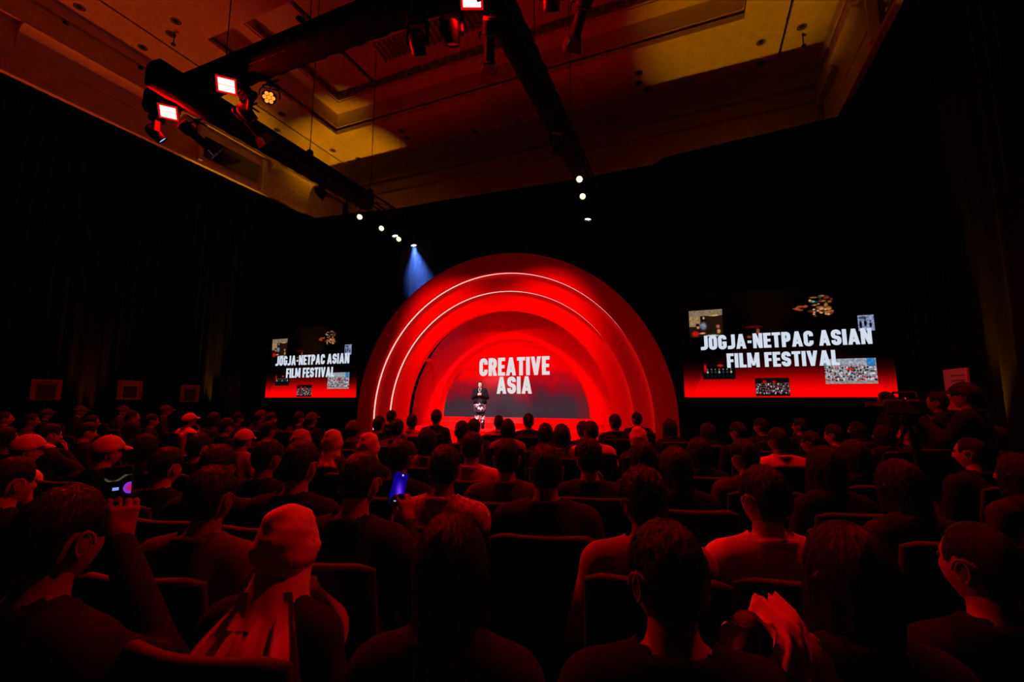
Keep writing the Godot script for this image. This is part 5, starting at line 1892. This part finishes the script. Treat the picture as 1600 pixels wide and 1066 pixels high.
func crowd() -> void:
	people_materials()
	var chair := make_chair()
	var first := true
	var kinds := {M = "short", B = "buzz", L = "long", D = "bob", H = "hijab", C = "cap", U = "curly"}
	var says := {M = "short dark hair", B = "a shaved head", L = "long dark hair", D = "bobbed dark hair", H = "a pale hijab", C = "a brimmed cap", U = "thick curly hair"}
	var g := RandomNumberGenerator.new()
	for s in SEATS:
		var id: int = s[0]
		g.seed = 900 + id * 17
		var at := Vector3(s[1], 0, s[2])
		var gaze := atan2(-(STAGE.x - at.x), -(STAGE.z - at.z))
		var turn := gaze * 0.5 + g.randf_range(-0.06, 0.06)
		var yaw := snappedf(clampf(gaze - turn, -0.7, 0.7), 0.2)
		var pitch: float = [0.0, -0.1, 0.06][g.randi() % 3]
		var t: String = s[4]
		var sex := "f" if t in ["L", "D", "H"] else "m"
		var scale: float = s[3] / 1.328
		var arms: Dictionary = LAP_F if sex == "f" else LAP
		if sex == "m" and g.randi() % 6 == 0 and id > 20:
			arms = CHIN
		var back := Basis(Vector3.UP, -turn)
		if id == 16 or id == 6:
			# both hands at a phone; its place comes from the pixel and the reach of the arms
			var p := EYE + (px(622, 764) * 2.15 if id == 16 else px(184, 766) * 1.5)
			var q: Vector3 = back * (p - at) / scale
			phone(p, id == 16)
			var low := Vector3(0, -0.16, 0.03)
			arms = {"l": [Vector3(-0.29, 0.86, -0.1), q + low + Vector3(-0.075, 0, 0), Vector3(0.35, 1, -0.25), Vector3(1, 0, -0.5), 0.8], "r": [Vector3(0.29, 0.86, -0.1), q + low + Vector3(0.075, 0, 0), Vector3(-0.35, 1, -0.25), Vector3(-1, 0, -0.5), 0.8]}
			if id == 6:
				arms["l"] = [Vector3(-0.36, 0.9, -0.12), q + low + Vector3(-0.075, -0.01, 0), Vector3(0.35, 1, -0.25), Vector3(1, 0, -0.5), 0.8]
				arms["r"] = [Vector3(0.12, 0.8, -0.24), q + low + Vector3(0.075, 0, 0), Vector3(-0.35, 1, -0.25), Vector3(-1, 0, -0.5), 0.8]
			else:
				pitch = -0.25
		var d := pose_seated(sex, arms)
		var tops: Array = M[s[5]]
		var look := {skin = M.skins[g.randi() % 4], shirt = tops[g.randi() % tops.size()], trousers = M.trouser[g.randi() % 3], hair = kinds[t], sex = sex, hair_mat = M.hair if g.randi() % 4 else M.hair_brown, cap_mat = M.hijabs[g.randi() % 4]}
		if t == "C":
			look.cap_mat = M.cap_light if id in [18, 19, 85, 80] else M.cap_dark
		if s[5] in ["white", "light"] and g.randi() % 2 == 0:
			look.cut = "tee"
		if id in [5, 9]:
			look.top_name = "jacket"
		if id in [4, 23]:
			look.cap_mat = M.hijabs[3]
		look.glasses = id in [53, 87, 26]
		var zone := "the middle rows"
		if at.x < -4.4: zone = "the rows toward the square signs"
		elif at.x > -0.3 and at.z < -2.9: zone = "the rows toward the nearer screen"
		elif at.z < -4.4: zone = "the front rows before the arch"
		var top: String = {dark = "a dark top", grey = "a grey top", light = "a light top", white = "a white shirt", batik = "a patterned shirt", jacket = "a jacket"}[s[5]]
		var label: String = TOLD.get(id, "seated person, %s, %s, in %s" % [says[t], top, zone])
		var group: String = "" if TOLD.has(id) else "audience with %s and %s in %s" % [says[t], top, zone]
		var o := person(label, group, at, turn, scale, d, SIT_NECK, yaw, pitch, look)
		if id == 0:
			# the pale lanyard band round the collar
			var b := Bag.new()
			var pts := []
			for k in 17:
				var a := TAU * k / 16.0
				pts.append(Vector3(0.068 * sin(a), 1.062 + 0.012 * cos(a), 0.012 + 0.07 * cos(a)))
			b.tube(pts, 0.012, 6, false)
			part(b, "lanyard", M.light[0], o)
		var c: Node3D = chair
		if not first:
			c = chair.duplicate()
			c.name = numbered("banquet_chair")
			add_child(c)
		first = false
		c.position = at
		c.rotation.y = turn
		if id == 1:
			scarf(at, turn)
		if TOLD.has(id):
			c.set_meta("label", "black padded chair of the " + SHORT[id])
			c.remove_meta("group")
		else:
			c.set_meta("label", "black padded banquet chair with a tall curved back, facing the stage")
			c.set_meta("group", "black audience chairs in rows")
	standing_people()


func scarf(at: Vector3, turn: float) -> void:
	var o := thing("scarf", "pale scarf bunched over the shoulder of the woman with long loose hair", "scarf", at, turn)
	var f := FastNoiseLite.new()
	f.seed = 8
	f.frequency = 9.0
	var rows := []
	for r in 25:
		var row := PackedVector3Array()
		var u := r / 24.0
		for x in 19:
			var w := x / 18.0
			var wide := 0.11 * (0.75 + 0.25 * sin(u * 9.0)) * (0.7 + 0.5 * absf(u - 0.5))
			var a := (u - 0.5) * 2.0
			var y := 1.085 - 0.24 * pow(absf(a), 1.7)
			var z := 0.04 + 0.135 * signf(a) * pow(absf(a), 0.6)
			var n := 0.035 * f.get_noise_3d(u * 0.6, w * 0.9, 0.0) + 0.014 * sin(w * 22.0 + u * 3.0)
			row.append(Vector3(-0.19 + (w - 0.5) * 2.0 * wide, y + n + 0.03 * sin(w * PI), z + (n if a > 0 else -n)))
		rows.append(row)
	var b := Bag.new()
	b.grid(rows)
	var under := []
	for r in rows:
		var q := PackedVector3Array()
		for p in r:
			q.append(p + Vector3(0, -0.008, 0))
		under.append(q)
	b.grid(under)
	part(b, "cloth", M.hijabs[3], o)


func phone(at: Vector3, purple: bool) -> void:
	var o := thing("phone", "phone with a glowing purple and blue screen held in both hands" if purple else "raised phone showing the stage on its camera screen", "phone", at)
	var n := (EYE - at).normalized()
	var bs := Basis.looking_at(-n, Vector3.UP) * Basis(Vector3.UP, 0.35 if purple else -0.1) * Basis(Vector3.BACK, -0.22 if purple else 0.02)
	var b := Bag.new()
	b.slab(Vector3.ZERO, Vector3(0.078, 0.158, 0.009), 0.004, bs)
	part(b, "case", M.black, o)
	var im := Image.create(96, 192, false, Image.FORMAT_RGB8)
	for y in 192:
		for x in 96:
			var c := Color(0, 0, 0)
			var u := x / 96.0
			var v := y / 192.0
			if purple:
				var k := exp(-pow((u - 0.55 - 0.35 * (v - 0.45)) / 0.22, 2.0))
				c = Color(0.03, 0.0, 0.5).lerp(Color(0.5, 0.2, 1.0), k * smoothstep(0.1, 0.6, v))
				c = c.lerp(Color(0.02, 0.02, 0.1), smoothstep(0.75, 0.95, v))
				if Vector2((u - 0.6) * 0.5, v - 0.06).length() < 0.03: c = Color(0.95, 0.95, 1)
				if absf(v - 0.88) < 0.015 and absf(u - 0.45) < 0.2: c = Color(0.75, 0.8, 1)
			else:
				if v > 0.17 and v < 0.3:
					c = Color(0.35, 0.3, 0.24) * exp(-pow((v - 0.23 - 0.08 * sin(u * 5.0)) / 0.03, 2.0))
				if absf(v - 0.47) < 0.035 and absf(u - 0.42) < 0.12: c = Color(0.55, 0.6, 0.95)
				var d := Vector2((u - 0.95) * 0.5, v - 0.47).length()
				if d < 0.13: c = Color(0.85, 0.05, 0.25).lerp(Color(0.5, 0.2, 0.9), smoothstep(0.0, 0.13, d))
				for q in [Vector2(0.25, 0.8), Vector2(0.52, 0.79)]:
					var e := Vector2((u - q.x) * 0.5, v - q.y).length()
					if absf(e - 0.025) < 0.01: c = Color(0.3, 0.4, 0.9) if q.x < 0.3 else Color(0.75, 0.7, 1.0)
			im.set_pixel(x, y, c)
	b = Bag.new()
	b.quad(bs * Vector3(-0.035, -0.074, 0.0051), bs * Vector3(-0.035, 0.074, 0.0051), bs * Vector3(0.035, 0.074, 0.0051), bs * Vector3(0.035, -0.074, 0.0051))
	part(b, "phone_screen", flat_mat(im, 1.0), o)


func standing_people() -> void:
	# the speaker on stage, hands together at her chest
	var arms := {"l": [Vector3(-0.255, 1.05, -0.02), Vector3(-0.085, 1.12, -0.22), Vector3(1, 0.25, -0.15), Vector3(0.1, -0.3, 1), 0.7], "r": [Vector3(0.255, 1.05, -0.02), Vector3(0.085, 1.14, -0.24), Vector3(-1, 0.3, -0.05), Vector3(-0.1, -0.3, 1), 0.7]}
	var d := pose_standing(arms, 1.2)
	var print_ := Image.create(256, 256, false, Image.FORMAT_RGB8)
	var f := FastNoiseLite.new()
	f.seed = 21
	f.frequency = 0.016
	f.noise_type = FastNoiseLite.TYPE_CELLULAR
	f.cellular_return_type = FastNoiseLite.RETURN_CELL_VALUE
	f.domain_warp_enabled = true
	f.domain_warp_amplitude = 24.0
	f.domain_warp_frequency = 0.03
	for y in 256:
		for x in 256:
			print_.set_pixel(x, y, Color(0.88, 0.84, 0.85) if f.get_noise_2d(x, y) > 0.38 else Color(0.025, 0.025, 0.035))
	var pm := mat(Color(1, 1, 1), 0.75)
	triplanar(pm, ImageTexture.create_from_image(print_), 1.35)
	var at := Vector3(-6.88, 0.56, -13.95)
	var o := person("woman in a black outfit with white floral print standing on the red stage, hands together", "", at, PI + 0.34, 1.0, d, Vector3(0, 1.385, -0.005), 0.1, 0.0, {skin = cloth(Color(0.8, 0.62, 0.52), 0.05, 0.5, 44, 6.0), shirt = cloth(Color(0.05, 0.05, 0.075)), trousers = pm, hair = "bob", sex = "f", hair_mat = M.hair, top_name = "jacket"})
	# the long printed panel that falls open below her hands, shaped round her body
	var b := Bag.new()
	var rows := []
	for r in 15:
		var row := PackedVector3Array()
		var y := lerpf(1.07, 0.56, r / 14.0)
		for x in 21:
			var a := deg_to_rad(-46.0 + 92.0 * x / 20.0)
			var e := 0.165 + 0.03 * (1.06 - y) + 0.008 * sin(a * 9.0) * (1.1 - y) * 2.0
			row.append(Vector3(sin(a) * (e + 0.055), y, -cos(a) * (e - 0.005)))
		rows.append(row)
	b.grid(rows)
	part(b, "tunic_panel", pm, o)
	b = Bag.new()
	for s in [-1.0, 1.0]:
		b.tube([Vector3(s * 0.05, 1.37, -0.04), Vector3(s * 0.03, 1.3, -0.1), Vector3(0, 1.23, -0.125)], 0.008, 5)
	part(b, "collar", M.white[0], o)
	# camera crew and a latecomer standing by the bare drape
	var down := {"l": [Vector3(-0.24, 1.02, 0.03), Vector3(-0.24, 0.78, -0.06), Vector3(0, -1, -0.15), Vector3(1, 0, 0), 0.4], "r": [Vector3(0.24, 1.02, 0.03), Vector3(0.24, 0.78, -0.06), Vector3(0, -1, -0.15), Vector3(-1, 0, 0), 0.4]}
	var up := {"l": [Vector3(-0.27, 1.08, -0.1), Vector3(-0.12, 1.26, -0.3), Vector3(0.3, 0.3, -1), Vector3(1, 0, 0), 0.7], "r": [Vector3(0.27, 1.08, -0.1), Vector3(0.12, 1.24, -0.3), Vector3(-0.3, 0.3, -1), Vector3(-1, 0, 0), 0.7]}
	for q in [[Vector2(1510, 600), 4.5, up, "camera operator in black standing behind a camera on a tripod", "cap"], [Vector2(1466, 614), 5.6, down, "person with a neck strap standing beside the camera operator", "short"], [Vector2(1386, 614), 6.4, down, "person standing alone in the dark before the corner of the nearer screen", "short"]]:
		var p: Vector3 = EYE + px(q[0].x, q[0].y) * q[1]
		var gaze := atan2(-(STAGE.x - p.x), -(STAGE.z - p.z))
		person(q[3], "", Vector3(p.x, 0, p.z), gaze, p.y / 1.607, pose_standing(q[2], 1.0), Vector3(0, 1.385, -0.005), 0.0, 0.0, {skin = M.skins[2], shirt = M.dark[0], trousers = M.trouser[0], hair = q[4], hair_mat = M.hair, cap_mat = M.dark[1]})
		if q[4] == "cap":
			video_camera(Vector3(p.x, 0, p.z) + Basis(Vector3.UP, gaze) * Vector3(-0.05, 0, -0.5), gaze)


func video_camera(at: Vector3, turn: float) -> void:
	var o := thing("video_camera", "black video camera with a small lit display, on a tripod", "camera", at, turn)
	var b := Bag.new()
	b.slab(Vector3(0, 1.5, 0), Vector3(0.14, 0.17, 0.34), 0.02)
	part(b, "body", M.black, o)
	b = Bag.new()
	b.lathe([Vector2(0, 0.0), Vector2(0.055, 0.0), Vector2(0.055, 0.12), Vector2(0.065, 0.13), Vector2(0.068, 0.2), Vector2(0.05, 0.2), Vector2(0.05, 0.17)], Transform3D(Basis(Vector3.RIGHT, -PI / 2), Vector3(0, 1.5, -0.16)), 16)
	part(b, "lens", M.black_metal, o)
	b = Bag.new()
	b.tube([Vector3(0, 1.58, -0.12), Vector3(0, 1.66, -0.1), Vector3(0, 1.66, 0.1), Vector3(0, 1.58, 0.12)], 0.014, 6)
	part(b, "handle", M.black, o)
	b = Bag.new()
	var bs := Basis(Vector3.UP, 0.25)
	b.slab(Vector3(-0.16, 1.6, 0.06), Vector3(0.13, 0.085, 0.015), 0.004, bs)
	var dsp := part(b, "display_case", M.black, o)
	b = Bag.new()
	b.box(Vector3(-0.16, 1.6, 0.06) + bs * Vector3(0, -0.005, 0.009), Vector3(0.075, 0.022, 0.002), bs)
	part(b, "display_screen", glow(Color(0.85, 0.12, 0.2), 0.8), dsp)
	for k in 3:
		var a := TAU * k / 3.0 + 0.4
		b = Bag.new()
		b.tube([Vector3(0, 1.36, 0), Vector3(cos(a) * 0.42, 0.0, sin(a) * 0.42)], 0.018, 7)
		part(b, "leg", M.black_metal, o)
	b = Bag.new()
	b.lathe([Vector2(0, 1.42), Vector2(0.06, 1.42), Vector2(0.06, 1.36), Vector2(0.035, 1.3), Vector2(0, 1.3)], Transform3D(), 12)
	part(b, "tripod_head", M.black_metal, o)
